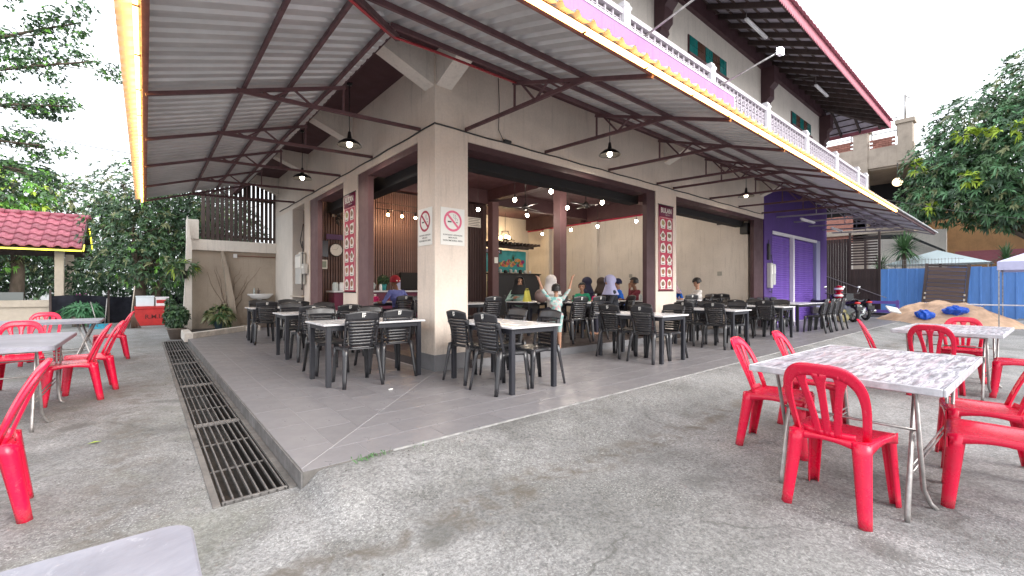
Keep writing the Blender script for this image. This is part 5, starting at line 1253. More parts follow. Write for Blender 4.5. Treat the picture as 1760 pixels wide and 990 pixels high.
# ------------------------------------------------------------------ left yard: kiosk, box, broom
ki = thing('kiosk', 'open kiosk with red clay tile roof and yellow light strip', 'kiosk')
for (x, y) in ((-5.46, 17.6), (-5.46, 20.4), (-9.4, 17.6), (-9.4, 20.4)): bx('post', m_beige, x-.12, x+.12, y-.12, y+.12, -.12, 2.55, parent=ki, c=.01)
bx('low_wall', m_beige, -9.6, -5.35, 17.5, 17.7, -.12, .50, parent=ki); bx('low_wall', m_beige, -9.6, -5.30, 17.44, 17.76, .502, .74, parent=ki); bx('low_wall', m_beige, -5.52, -5.35, 17.77, 20.2, -.12, .5, parent=ki)
bx('counter_panel', M('grey_board', (.20, .22, .22), .6), -9.6, -6.4, 17.9, 18.0, .6, 1.02, parent=ki)
ey, ez, ry_, rz_ = 17.1, 2.56, 19.1, 3.93; sl = (rz_-ez)/(ry_-ey)
mb = MB(); mb.prism([(-10.2, ey+.02, ez), (-10.2, ry_, rz_-.02), (-10.2, 2*ry_-ey-.02, ez), (-10.2, 2*ry_-ey-.02, ez-.06), (-10.2, ry_, rz_-.1), (-10.2, ey+.02, ez-.06)], (5.38, 0, 0)); kr = mb.build('roof', m_timber, ki)
mb = MB(); mb.sheet(lambda u, v: ((u-.5)*.36, v*.44*.83, .05+.055*math.sin(math.pi*min(1, u*1.6) if u < .625 else 0)-.012*math.sin(math.pi*(u-.6)/.4 if u > .6 else 0)+sl*v*.44*.83+.03*(1-v)), 8, 1, .02); f = None
for r in range(6):
    for c in range(15):
        x = -10.05+c*.345+(.0 if r % 2 else .0)+.18
        if x > -4.9: continue
        if f is None: f = mb.build('roof_tile', m_roofred, kr, (x, ey+r*.34, ez+r*.34*sl))
        else: inst(f, 'roof_tile', kr, (x+random.uniform(-.008,.008), ey+r*.34, ez+r*.34*sl+random.uniform(0,.008)))
mb = MB()
for c in range(14): mb.tube([(-10.1+c*.385, ry_, rz_+.06), (-9.73+c*.385, ry_, rz_+.075)], [.1, .115], 10)
mb.build('ridge_tiles', m_roofred, kr)
mb = MB(); mb.bar((-10.1, ey-.03, ez-.03), (-4.84, ey-.03, ez-.03), .03, .05); mb.bar((-4.8, ey, ez-.03), (-4.8, ey+.35, ez+.35*sl-.03), .03, .04); mb.bar((-4.8, ry_+.3, rz_-.35), (-4.8, ry_+1.6, rz_-1.6*sl), .035, .05); mb.build('light_strip', m_yled, ki)
bx('gable_board', m_timber, -4.86, -4.82, ey+.2, 2*ry_-ey-.2, ez-.16, ez-.07, parent=ki)
mb = MB(); mb.prism([(-10.2, 15.9, 2.35), (-6.75, 15.9, 2.35), (-7.6, 17.1, 2.75), (-10.2, 17.1, 2.75)], (0, 0, .05)); mb.build('lower_roof', m_roofred, ki)
mb = MB(); mb.cbox(-.2, .2, -.2, .2, 0, .34, .01); tag(mb.build('plastic_crate', M('magenta_plastic', (.45, .08, .32), .5), None, (-5.15, 20.6, .6)), 'magenta crate behind the kiosk post', 'crate')
bx('stand', m_beige, -.25, .25, -.25, .25, -.72, -.002, parent=bpy.data.objects['plastic_crate'])
def box_lid(name, lab, cat, x, y, z, w, d, h, mat, lidm=None):
    t = thing(name, lab, cat, (x, y, z)); bx('body', mat, -w/2, w/2, -d/2, d/2, 0, h*.86, parent=t, c=.012); bx('lid', lidm or mat, -w/2-.012, w/2+.012, -d/2-.012, d/2+.012, h*.862, h, parent=t, c=.01); return t
t = box_lid('ice_chest', 'red painted chest with faded letters by the mango tree', 'chest', -2.84, 14.5, -.12, .98, .62, .66, m_redbox)
mb = MB(); text_mb(mb, 'R.M.L', .2, (.0, -.3125, .24), (1,0,0), (0,0,1), th=.001, bold=.02); mb.build('lettering', M('dark_red_print', (.10, .005, .005), .6), t)
box_lid('foam_box', 'white foam box standing on the red chest, left one', 'box', -3.06, 14.5, .54, .48, .4, .36, m_foam)
t = box_lid('foam_box', 'white and red carton on the red chest, right one', 'box', -2.60, 14.5, .54, .36, .38, .32, m_white); bx('red_print', m_redbox, -.16, .16, -.193, -.1905, .1, .22, parent=t)
t = thing('broom', 'palm rib broom standing upright against the tree', 'broom', (-3.38, 13.2, -.12)); mb = MB(); mb.tube([(-.02,.0,.45),(.06,.3,1.35)], .014, 6); mb.build('handle', m_beige, t)
mb = MB(); rr = random.Random(4)
for k in range(130):
    a = rr.random()*6.28; r = rr.random()**.5*.24; mb.tube([(.0+.02*math.cos(a), .02*math.sin(a), .5), (.0+r*math.cos(a)*.5, r*.25*math.sin(a), .25), (r*math.cos(a), r*.5*math.sin(a), 0.0)], .0035, 4)
mb.build('bristles', M('palm_rib', (.17, .11, .08), .8), t)
t = thing('dustpan', 'blue long handled dustpan left of the broom', 'dustpan', (-4.1, 13.6, -.12)); mb = MB(); mb.prism([(-.3,0,0),(.2,0,0),(.2,.25,.0),(-.3,.25,0)], (0,0,.06)); mb.box(-.3,.2,.25,.27,0,.14); mb.build('pan', M('cyan_plastic', (.02, .25, .36), .5), t)
mb = MB(); mb.tube([(-.1,.1,.03),(-.28,.25,.85)], .014, 6); mb.tube([(.05,.1,.03),(.1,.25,.95)], .012, 6); mb.build('handle', m_galv, t)
t = thing('netting_fence', 'navy netting fence behind the mango trunks', 'fence'); mb = MB(); mb.sheet(lambda u, v: (-5.6+7.4*u, 16.6+.10*math.sin(u*55)*(.4+v)+.05*math.sin(u*131), -.12+1.0*v+.04*math.sin(u*19)), 50, 4, .01); mb.build('netting', m_navy, t)
for i in range(6): bx('post', m_timber, -5.6+i*1.48, -5.54+i*1.48, 16.5, 16.56, -.12, 1.1, parent=t)

# ------------------------------------------------------------------ trees
def tree(name, lab, loc, trunk, limbs, blobs, n, L_, W2, mats, w, seed, per=8, droop=.5, shell=.5, group=None):
    t = thing(name, lab, 'tree', loc, 0, group); mb = MB()
    for pts, rs in trunk: mb.tube(pts, rs, 10)
    mb.build('trunk', m_bark, t); mb = MB()
    for pts, rs in limbs: mb.tube(pts, rs, 7)
    if limbs: mb.build('limb', m_bark, t)
    o = leaf_cloud('crown', t, blobs, n, L_, W2, mats, w, seed, droop, per, None, shell, None); return t
def limbs_to(base, blobs, r0=.09, seed=0):
    rg = random.Random(seed); out = []
    for b in blobs:
        e = Vector(b[:3]); s_ = Vector(base); m_ = s_.lerp(e, .5)+Vector((rg.uniform(-.3,.3), rg.uniform(-.3,.3), rg.uniform(-.2,.3)))
        out.append(([s_, s_.lerp(m_, .5), m_, e], [r0, r0*.8, r0*.55, r0*.25]))
        for k in range(4):
            d = Vector((rg.uniform(-1,1)*b[3], rg.uniform(-1,1)*b[4], rg.uniform(-.6,1)*b[5]))*.8; out.append(([m_.lerp(e, .6), e+d*.5, e+d], [r0*.35, r0*.2, r0*.08]))
    return out
LM = [m_leafd, m_leafm, m_leaft, m_leafbr]
B1 = [(0,0,3.3,1.5,1.5,1.3), (1.4,.2,3.4,1.6,1.3,1.4), (0,.3,4.7,1.5,1.5,1.4), (1.6,0,5.0,1.4,1.2,1.2), (.8,.4,4.0,1.8,1.4,1.6), (.4,-.6,2.2,1.7,1.0,.9), (2.8,.4,2.6,1.4,1,1.4), (2.6,.2,4.0,1.3,1.2,1.2), (1.2,.5,1.5,1.8,1,.6)]
tree('mango_tree', 'dense dark mango tree behind the red chest', (-3.25, 15.6, -.12), [([(0,0,0),(.05,0,1.2),(-.05,.1,2.4)], [.22,.18,.14]), ([(.5,.1,0),(.45,.1,.9),(.9,.2,2.2)], [.19,.15,.1])], limbs_to((0,0,2.0), B1, .08, 1), B1, 4300, .16, .042, LM, [.5,.34,.12,.04], 21)
B2 = [(0,0,4.2,2.6,1.6,1.6), (-2.2,0,5.0,2.0,1.5,1.5), (2.1,0,5.2,1.8,1.5,1.5), (0,0,6.0,2.0,1.5,1.1), (-1.5,.4,2.8,2.2,1.4,1.3), (2.4,.3,2.6,2.0,1.3,1.4)]
tree('mango_tree', 'mango tree with olive flower sprays over the kiosk roof', (-7.6, 24.5, -.12), [([(0,0,0),(.1,0,2),(0,0,3.6)], [.28,.22,.16])], limbs_to((0,0,3), B2, .1, 2), B2, 3600, .2, .055, LM, [.45,.25,.26,.04], 22)
B3 = [(0,0,2.6,1.6,1.4,1.3), (1.3,0,3.6,1.3,1.2,1.1), (-1.2,0,3.7,1.2,1.2,1.2)]
tree('leafy_tree', 'small tree with bright yellow green young leaves above the kiosk', (-8.6, 22.3, 1.6), [([(0,0,-1.7),(0,0,1.4)], [.15,.1])], limbs_to((0,0,1.2), B3, .06, 3), B3, 700, .22, .075, [m_leafbr, m_leafm, m_leafy], [.5,.3,.2], 23)
B4 = [(0,0,3.4,2.4,1.6,2.2), (2.6,.3,2.6,1.8,1.4,1.8), (-2.4,0,2.6,2.0,1.4,1.8), (0,0,1.2,3.2,1.2,1.3), (4.6,0,2.0,1.6,1.2,1.6)]
tree('mango_tree', 'dark mango tree filling the gap between the kiosk posts', (-10.5, 27.0, -.12), [([(0,0,0),(0,0,2.4)], [.2,.15])], limbs_to((0,0,2), B4, .08, 4), B4, 2600, .22, .06, LM, [.7,.22,.06,.02], 24)
tree('mango_tree', 'dark mango tree beyond the slatted screen', (-1.6, 20.5, -.12), [([(0,0,0),(0,0,2.4)], [.2,.15])], limbs_to((0,0,2), B2[:4], .08, 5), [(b[0]*.8,b[1],b[2]-1.2,b[3]*.9,b[4],b[5]) for b in B2[:5]], 1200, .24, .06, LM, [.6,.3,.07,.03], 25)
# fine leaved spreading tree whose layered sprays reach in from the upper left
sp_b = []; rg = random.Random(8)
branches = [((-9.5,12.5,5.0),(-4.3,10.2,7.9)), ((-9.5,12.5,4.8),(-4.0,9.9,6.9)), ((-9.5,12.5,4.6),(-4.5,10.3,5.75)), ((-9.5,12.5,4.2),(-5.0,10.7,4.75)), ((-9.5,12.8,4.0),(-5.2,10.9,4.1)), ((-9.5,12,6.0),(-4.2,9.6,9.2)), ((-9.6,12,4),(-6.0,11.6,3.6))]
lb = []
for a, b in branches:
    a, b = Vector(a), Vector(b); pts = [a.lerp(b, i/6)+Vector((0,0,.25*math.sin(i/6*math.pi))) for i in range(7)]; lb.append((pts, [.07*(1-i/7)+.008 for i in range(7)]))
    for i in range(20):
        u = .36+.64*i/19; c = a.lerp(b, u)+Vector((rg.uniform(-.35,.35), rg.uniform(-.35,.35), rg.uniform(-.22,.25)+.25*math.sin(u*math.pi))); sp_b.append((c.x, c.y, c.z, .56*(1.15-u*.5), .55, .17))
        lb.append(([a.lerp(b, u-.08)+Vector((0,0,.25*math.sin(u*math.pi))), c], [.014,.004]))
tree('spreading_tree', 'fine leaved spreading tree reaching in from the upper left', (0,0,0), [([(-9.6,12.6,-.12),(-9.7,12.5,2.5),(-9.5,12.5,6.2)], [.3,.24,.16])], lb, sp_b, 7200, .072, .032, [m_leafd, m_leafm, m_leafbr], [.45,.38,.17], 31, per=9, droop=.2, shell=.0)
# right hand mango tree, big and near enough to read its leaves
B5 = [(0,0,7.4,3.2,3.0,2.6), (-.2,1.8,6.2,2.4,2.2,1.9), (.3,-2.6,6.2,3.0,2.6,2.2), (0,3.0,7.4,1.8,1.7,1.7), (0,-1.0,10.2,2.8,3.0,2.2), (-.3,.6,5.1,2.0,1.9,1.1), (0,-4.6,9.0,2.8,2.8,3.2), (.2,-3.6,5.0,2.0,1.8,1.3), (-.5,3.7,5.9,1.2,1.1,1.2), (0,1.9,9.2,1.9,1.9,1.5), (-.4,-3.4,7.4,2.6,2.6,2.4)]
tree('mango_tree', 'big bright mango tree with yellow young leaves above the blue hoarding', (27.9, -5.6, -.12), [([(0,.9,0),(.1,.05,2),(0,-.2,3.4),(.3,-.4,4.6)], [.26,.22,.19,.14])], limbs_to((0,-.1,3.2), B5, .13, 6), B5, 10500, .27, .068, [m_leafd, m_leafm, m_leaft, M('fresh_leaf', (.11, .25, .11), .4)], [.24,.38,.10,.28], 26, per=9)
t = bpy.data.objects['crown.005'] if 'crown.005' in bpy.data.objects else None
tr_ = [o for o in bpy.data.objects if o.get('label', '').startswith('big bright mango')][0]
leaf_cloud('young_leaves', tr_, [(-2.6,2.0,8.2,.35,.6,.3), (-3.0,.9,8.0,.35,.7,.3), (-2.7,2.0,6.2,.3,.35,.3), (-1.5,3.9,7.3,.3,.25,.4), (-1.6,3.4,5.3,.3,.25,.3), (-2.6,-1.9,6.2,.4,.9,.3)], 80, .3, .08, [m_leafy], [1], 27, per=8, shell=.1)

# ------------------------------------------------------------------ right yard
t = thing('timber_gate', 'tall dark timber gate with open slats in its upper half', 'gate', (21.5, 0, 0)); f = None
for i in range(9):
    mb = MB(); mb.cbox(-.015, .015, -.045, .045, 0, 3.45, .003); mb.build('board', m_timber, t, (0, .86-.10*i, -.02))
for i in range(10): mb = MB(); mb.cbox(-.015, .015, -.05, .05, 0, 2.05, .003); mb.build('board', m_timber, t, (0, -.07-.103*i, -.02))
for i in range(11): mb = MB(); mb.cbox(-.015, .015, -1.0, -.03, 0, .075, .003); mb.build('slat', m_timber, t, (0, 0, 2.2+.122*i))
for y in (.92, -.02, -1.06): bx('post', m_timber, -.05, .05, y-.04, y+.04, -.1, 3.68, parent=t)
mb = MB(); mb.bar((-.05, .9, 1.75), (-.05, -1.3, .75), .03, .03); mb.build('brace', m_galv, t)
t = thing('blue_hoarding', 'blue painted metal sheet hoarding across the end of the yard', 'fence', (24.5, 0, 0)); f = None
mb = MB(); prof = [(0,0),(.02,-.03),(.06,-.03),(.08,0),(.34,0)]
for a, b in zip(prof[:-1], prof[1:]): mb.add([(a[1], a[0], -.1), (b[1], b[0], -.1), (b[1], b[0], 2.1), (a[1], a[0], 2.1)], [(0,1,2,3)]); mb.add([(a[1]+.004, a[0], -.1), (b[1]+.004, b[0], -.1), (b[1]+.004, b[0], 2.1), (a[1]+.004, a[0], 2.1)], [(0,3,2,1)])
for i in range(30):
    y = -.9-.34*i
    if f is None: f = mb.build('sheet_panel', m_bluesheet, t, (0, y, 0), recalc=False)
    else: inst(f, 'sheet_panel', t, (random.uniform(-.01,.01), y, random.uniform(-.02,.02)))
for z in (.3, 1.7): bx('rail', m_bluesheet, .03, .08, -10.8, -.6, z, z+.06, parent=t)
t = thing('wire_fence', 'pale wire mesh fence above the blue hoarding', 'fence', (24.8, 0, 0)); mb = MB()
for i in range(26): mb.bar((0, -.5-.11*i, 2.0), (0, -.5-.11*i, 2.55), .012)
for z in (2.1, 2.3, 2.5): mb.bar((0, -.4, z), (0, -3.4, z), .012)
mb.build('wire', m_galv, t)
t = thing('timber_screen', 'brown slatted panel leaning on the blue hoarding behind the sand', 'screen', (23.7, -2.85, .45)); t.rotation_euler = (R(4), R(6), 0)
for i in range(9): mb = MB(); mb.cbox(-.015, .015, -.60, .60, 0, .165, .004); mb.build('board', m_timber2, t, (0, 0, .06+.178*i))
for s in (-1, 1): bx('stile', m_timber, -.04, .04, s*.66-.05, s*.66+.05, -.1, 1.80, parent=t); bx('rail_clip', m_beige, -.05, -.04, s*.62-.03, s*.62+.03, .2, .3, parent=t); bx('rail_clip', m_beige, -.05, -.04, s*.62-.03, s*.62+.03, .42, .5, parent=t)
bx('rail', m_timber, -.03, .03, -.6, .6, 1.68, 1.76, parent=t)
# sand heap
rg = random.Random(12); mb = MB()
def heap(u, v):
    a = u*2*math.pi; r = v; X = 1.9*r*math.cos(a); Yv = 1.95*r*math.sin(a); h = .98*(1-r)**.85*(1-.1*math.cos(a*2+1))+.07*math.sin(X*5+Yv*2.5)*(1-r)+.06*math.sin(Yv*7-X*3)*(1-r)+.045*math.sin(X*11+Yv*9)*(1-r)+.03*math.sin(Yv*17+3*math.sin(X*6))*(1-r)
    if r > .98: h = -.02
    return (X*(1+.05*math.sin(a*5)), Yv*(1+.08*math.sin(a*3+1)), min(h, .76+.05*math.sin(X*6)+.05*math.sin(Yv*8+X*3)))
mb.sheet(heap, 90, 34); o = mb.build('sand_heap', m_sand, None, (18.9, -3.25, -.13), recalc=False); tag(o, 'heap of orange building sand before the blue hoarding', 'sand heap'); 
for k, (x, y, z, rx, l) in enumerate(((17.5, -2.95, .16, .36, 'blue plastic sack on the sand heap, lower left one'), (17.75, -3.66, .34, .46, 'blue plastic sack on the sand heap, upper crumpled one'))):
    rg2 = np.random.default_rng(k+3); mb = MB(); mb.ball((0,0,.08), (.18, rx*.66, .14), 26, 16); P_ = np.array(mb.v); F_ = rg2.normal(size=(7, 3))*9
    dsp = sum(np.abs(np.sin(P_ @ f+i))-.6 for i, f in enumerate(F_))*.045; nrm = P_-np.array([0,0,.08]); nrm /= np.linalg.norm(nrm, axis=1)[:, None]+1e-6; P_ = P_+nrm*dsp[:, None]
    mb.v = [tuple(q) for q in P_]; mb.sm = [False]*len(mb.sm); tag(mb.build('plastic_sack', m_bluebag, None, (x, y, z)), l, 'sack')
t = thing('purple_bench', 'low purple painted rail bench before the hoarding', 'bench', (21.2, 0, 0)); m_pp = M('purple_gloss', (.17, .10, .42), .4)
for z in (.5, .12): bx('rail', m_pp, -.03, .03, -1.75, -.55, z, z+.12, parent=t)
for y in (-1.70, -.6): bx('leg', m_pp, -.031, .061, y-.05, y+.05, -.12, .66, parent=t)
bx('seat', m_pp, .062, .4, -1.75, -.55, .12, .16, parent=t)
t = thing('trestle_table', 'long white topped folding table along the hoarding', 'table', (19.0, -4.9, -.12), R(90))
bx('tabletop', m_white, -.9, 1.15, -.3, .3, .70, .73, parent=t, c=.004)
for x in (-.75, .9):
    mb = MB(); mb.tube([(x,-.26,0),(x,-.26,.7)], .022, 8); mb.tube([(x,.26,0),(x,.26,.7)], .022, 8); mb.tube([(x,-.26,.15),(x,.26,.15)], .018, 8); mb.tube([(x,-.26,.3),(x-.3*math.copysign(1,x),-.26,.69)], .012, 6); mb.build('leg', m_galv, t)
t = thing('market_tent', 'lavender canopy tent at the right edge', 'tent', (17, -6.15, 0))
mb = MB(); mb.add([(0,1.5,1.98),(0,-1.5,1.98),(3,-1.5,1.98),(3,1.5,1.98),(1.5,0,2.7)], [(0,1,4),(1,2,4),(2,3,4),(3,0,4)]); mb.box(-.01,0,-1.5,1.5,1.72,1.98); mb.box(0,3,1.5,1.51,1.72,1.98); mb.box(3,3.01,-1.5,1.5,1.72,1.98); mb.build('canopy_cloth', m_lavcloth, t, recalc=False)
for x in (.02, 2.95):
    for y in (-1.45, 1.47): bx('pole', m_galv, x, x+.03, y-.015, y+.015, -.12, 2.0, parent=t)
mb = MB(); mb.box(.2, 2.8, -1.3, 1.3, -.1, .6); 
t = thing('garden_tent', 'white pyramid tent top behind the blue hoarding', 'tent', (27.3, -2.3, 0)); mb = MB(); mb.add([(-1.2,1.9,2.36),(-1.2,-1.9,2.36),(1.6,-1.9,2.36),(1.6,1.9,2.36),(0,0,3.08)], [(0,1,4),(1,2,4),(2,3,4),(3,0,4)]); mb.build('canopy_cloth', m_whitecloth, t, recalc=False)
for x in (-1.15, 1.55):
    for y in (-1.8, 1.8): bx('pole', m_galv, x, x+.04, y, y+.04, -.1, 2.37, parent=t)
# spiky plants
def spiky(lab, loc, h, n, L_, seed, w=.05):
    t = thing('yucca_plant', lab, 'plant', loc, 0, 'spiky leaved plants beyond the hoarding'); mb = MB(); mb.tube([(0,0,0),(.05,0,h*.5),(0,0,h)], [.12,.1,.08], 8); mb.build('trunk', m_bark, t)
    rg = random.Random(seed); mb = MB()
    for i in range(n):
        a = rg.random()*6.283; e = rg.uniform(-.7, 1.45); d = Vector((math.cos(a)*math.cos(e), math.sin(a)*math.cos(e), math.sin(e))); L2 = L_*rg.uniform(.7,1.1); s_ = d.cross(Vector((0,0,1))).normalized()*w*.5; o_ = Vector((0,0,h-.1+.35*rg.random())); m_ = o_+d*L2*.5; tp = o_+d*L2-Vector((0,0,L2*.2*math.cos(e)))
        mb.add([o_-s_*.5, o_+s_*.5, m_+s_, tp, m_-s_], [(0,1,2,4),(4,2,3)])
    mb.build('leaves', [m_leafm], t, recalc=False)
spiky('tall spiky yucca rising above the blue hoarding by the gate', (26.0, -1.25, -.1), 3.1, 170, 1.15, 1, .075); spiky('smaller spiky plant beside the tall yucca', (25.9, -.35, -.1), 2.3, 110, .8, 2); spiky('dark spiky plant at the foot of the big mango tree', (27.0, -4.6, -.1), 2.5, 110, .8, 3)
# buildings beyond
b2 = thing('unfinished_building', 'raw tan concrete building with brick parapet and roof terrace columns', 'building', (30, 0, 0))
Bx = lambda n, m, *a, **k: bx(n, m, *a, parent=k.get('parent', b2))
Bx('column', m_rawconc, 0, .6, .95, 1.65, 1.0, 10.5); Bx('column', m_rawconc, 0, .6, -1.05, -.4, 8.5, 10.6)
for (a, b, z) in ((.85, 1.75, 10.502), (-1.15, -.3, 10.602)): Bx('capital', m_rawconc, -.1, .7, a, b, z, z+.22)
Bx('beam', m_rawconc, .05, .55, -1.1, .949, 8.3, 9.45); Bx('beam', m_rawconc, .05, .55, 1.651, 8, 8.3, 9.6)
br = None; mbk = MB(); mbk.cbox(-.1, .1, -.14, .14, 0, .10, .008)
for r in range(5):
    for c in range(8):
        y = .75-c*.29-(r % 2)*.14
        if y < -.25: continue
        if br is None: br = mbk.build('brick', m_brick, b2, (.3, y, 9.46+r*.115))
        else: inst(br, 'brick', b2, (.3, y, 9.46+r*.115))
    for c in range(12):
        y = 1.85+c*.29+(r % 2)*.14; inst(br, 'brick', b2, (.3, y, 9.61+r*.115))
mb = MB()
for (y0_, y1_) in ((.8, -.35), (6, 1.8)):
    for z in (10.35, 11.1): mb.tube([(.3, y0_, z), (.3, y1_, z)], .03, 6)
    for y in (y0_, y1_, ): mb.tube([(.3, y, 10), (.3, y, 11.15)], .03, 6)
mb.tube([(.3, -.7, 10.8), (.3, -.7, 12.3)], .05, 6); mb.tube([(.3, -.7, 12.2), (.3, -.95, 12.0)], .03, 6); mb.build('railing', m_galv, b2)
Bx('rear_wall', m_dark, 5, 5.1, -2.2, 8, 1, 9.4); Bx('slab', m_rawconc, .2, 5, -1.1, 8, 8.2, 8.299); Bx('slab', m_rawconc, -.2, 5, -1.1, 8, 4.4, 4.7); Bx('lower_wall', m_creamlt, .1, .3, -2.4, 8, -.1, 4.399); Bx('side_wall', m_rawconc, .6, 5, -1.3, -1.11, 4.7, 8.3)  # rear wall near black, shade of the open storey put into its colour
Bx('brick_infill', m_brick, 0, .09, 1.0, 3.4, 4.0, 5.6); Bx('upper_rail', m_galv, .1, .16, -2.2, .9, 5.75, 5.82)
mb = MB(); 
for i in range(26): mb.bar((.13, .85-.12*i, 4.7), (.13, .85-.12*i, 5.75), .03)
mb.build('balcony_bars', m_maroon, b2)
t = thing('globe_lamp', 'round caged lamp hanging in the unfinished building', 'lamp', (29.9, -.42, 7.25)); mb = MB(); mb.ball((0,0,0), .24, 16, 10); mb.build('globe', M('dim_globe', (.6, .5, .35), .5, emit=((1, .75, .45), 1.2)), t); mb = MB(); mb.tube([(0,0,.2), (0,0,1.1)], .02, 5); mb.build('cord', m_ink, t)
b3 = thing('orange_building', 'orange rendered building behind the big mango tree', 'building', (33, 0, 0)); bx('wall', m_orange, 0, .3, -16, -1.0, -.1, 6.0, parent=b3); bx('band', m_pinkfascia, -.05, -.001, -8, -2.5, 2.6, 3.3, parent=b3)
Lr = thing('lean_roof', 'dark sloping lean-to roof behind the yucca', 'roof', (28.5, 0, 0)); mb = MB(); mb.prism([(0, .9, 4.2), (0, -1.0, 4.1), (0, -2.4, 3.2), (0, -2.4, 3.08), (0, -1.0, 3.95), (0, .9, 4.05)], (1.2, 0, 0)); mb.build('sheet', m_dark, Lr)
for y in (.8, -2.3): bx('post', m_timber, .1, .2, y-.05, y+.05, -.1, 3.1 if y < 0 else 4.05, parent=Lr)

# motorbikes
def wheel(t, x, r=.28, n='wheel'):
    mb = MB(); mb.lathe([(r-.07,-.04),(r-.02,-.05),(r,-.025),(r,.025),(r-.02,.05),(r-.07,.04)], (0,0,0), 24, axis='y'); w = mb.build(n, m_tyre, t, (x, 0, r)); mb = MB(); mb.lathe([(0,-.03),(.06,-.03),(.06,.03),(0,.03)], n=12, axis='y')
    for k in range(5): a = k*1.2566; mb.bar((0,0,0), ((r-.06)*math.cos(a), 0, (r-.06)*math.sin(a)), .03, .03, up=(0,1,0))
    mb.lathe([(r-.085,-.03),(r-.065,-.035),(r-.065,.035),(r-.085,.03)], n=24, axis='y'); mb.build('rim', m_galv, w)
def motorbike(lab, loc, rz, body, plate=True, helmet=None):
    t = thing('motorbike', lab, 'motorbike', loc, rz, 'motorbikes parked by the gate'); wheel(t, -.62); wheel(t, .62)
    mb = MB(); mb.sheet(lambda u, v: (-.82+1.0*v, (.13*math.sin(math.pi*min(1, .15+v*.8)))*math.cos(u*6.283), .56+.12*(1-v)**1.5+.09*math.sin(u*6.283)), 14, 10); mb.build('tail_body', body, t)
    mb = MB(); mb.sheet(lambda u, v: (-.7+.85*v, .12*math.cos(u*6.283)*(.7+.5*v*(1-v)*4*.5), .72+.05*math.sin(u*6.283)-.05*math.sin(math.pi*v)), 12, 8); mb.build('seat', m_black, t)
    mb = MB(); mb.prism([(.15,-.1,.25),(.42,-.1,.3),(.56,-.1,.62),(.52,-.1,.92),(.42,-.1,.95),(.36,-.1,.6),(.1,-.1,.42)], (0,.2,0)); mb.build('front_shield', body, t)
    mb = MB(); mb.tube([(.62,.06,.28),(.5,.07,.85)], .02, 6); mb.tube([(.62,-.06,.28),(.5,-.07,.85)], .02, 6); mb.tube([(.44,-.33,.98),(.48,-.2,.95),(.48,.2,.95),(.44,.33,.98)], .016, 6); mb.build('handlebar', m_shade, t)
    for s in (-1, 1):
        mb = MB(); mb.tube([(.46,s*.25,.96),(.48,s*.3,1.15)], .007, 5); mb.ball((.47,s*.31,1.2), (.02,.06,.05), 10, 6); mb.build('mirror', m_chrome, t)
    mb = MB(); mb.ball((.55,0,.86), (.07,.09,.08), 12, 8); mb.build('headlight', m_chrome, t); mb = MB(); mb.ball((-.85,0,.66), (.05,.1,.045), 10, 6); mb.build('tail_light', m_redbox, t)
    mb = MB(); mb.prism([(-.9,-.05,.62),(-.98,-.05,.4),(-.9,-.05,.38),(-.8,-.05,.6)], (0,.1,0)); mb.build('rear_fender', m_shade, t)
    if plate: bx('number_plate', m_ink, -.99, -.975, -.1, .1, .42, .54, parent=t)
    mb = MB(); mb.cbox(-.2,.2,-.13,.13,.2,.45,.03); mb.build('engine', m_galv, t); mb = MB(); mb.tube([(.1,-.14,.22),(-.4,-.16,.25),(-.85,-.18,.36)], [.025,.04,.05], 10); mb.build('exhaust', m_chrome, t)
    for s in (-1, 1):
        mb = MB(); mb.sheet(lambda u, v: (.62+.36*math.cos(.5+u*2.0), .05*s, .28+.36*math.sin(.5+u*2.0)), 8, 1, .01) if s > 0 else mb.sheet(lambda u, v: (.62+.34*math.cos(.6+u*1.9), (v-.5)*.12, .28+.34*math.sin(.6+u*1.9)), 8, 2, .008)
        if s < 0: mb.build('front_fender', body, t)
    return t
motorbike('black motorbike with a silver rear, nearer one by the gate', (15.96, -.98, 0), R(42), m_blackgloss)
motorbike('black motorbike with red tail lamp, rightmost of the parked ones', (17.6, -1.05, 0), R(37), m_blackgloss)
t = thing('plank_stack', 'low stack of dark blue and grey planks lying before the purple bench', 'planks', (20.1, -1.45, -.12), R(80))
for i in range(4): bx('plank', (m_blacksteel, M('dark_blue_plank', (.03, .09, .15), .5), m_galv, m_blacksteel)[i], -.75+.05*i, .6+.06*i, -.2+.03*i, .2+.02*i, .0+.07*i, .065+.07*i, parent=t, c=.004)
motorbike('dark motorbike half hidden behind the row of chairs', (16.5, .05, 0), R(50), m_blackgloss)
def helmet(x, y, z, l):
    t = thing('helmet', l, 'helmet', (x, y, z)); mb = MB(); mb.ball((0,0,0), (.14,.13,.13), 16, 10); mb.build('shell', M('red_gloss', (.42, .01, .03), .2), t); mb = MB(); mb.lathe([(.134,-.03),(.142,-.01),(.142,.02),(.134,.035)], n=20); mb.build('band', m_white, t)
helmet(16.08, -.86, 1.14, 'red helmet with white band on top of the parked motorbike'); helmet(16.1, -.84, .9, 'red helmet underneath the banded one on the motorbike seat')
mb = MB(); mb.ball((0,0,.22), (.24,.36,.24), 26, 16); mb.v = [(x+.035*math.sin(z*34+y*22), y+.03*math.sin(x*35+z*20), z+.03*math.sin(x*32+y*26)) for x, y, z in mb.v]; tag(mb.build('plastic_bag', m_bag, None, (15.72, -1.3, .16)), 'big clear plastic bag against the nearer motorbike', 'bag')
mb = MB(); mb.ball((0,0,.16), (.16,.2,.17), 14, 9); mb.ball((.03,.02,.36), (.12,.14,.1), 12, 8); tag(mb.build('yellow_sack', M('pale_yellow_plastic', (.55, .48, .22), .5, var=.2), None, (15.35, -1.12, 0)), 'pale yellow sack behind the last chair of the row', 'sack')
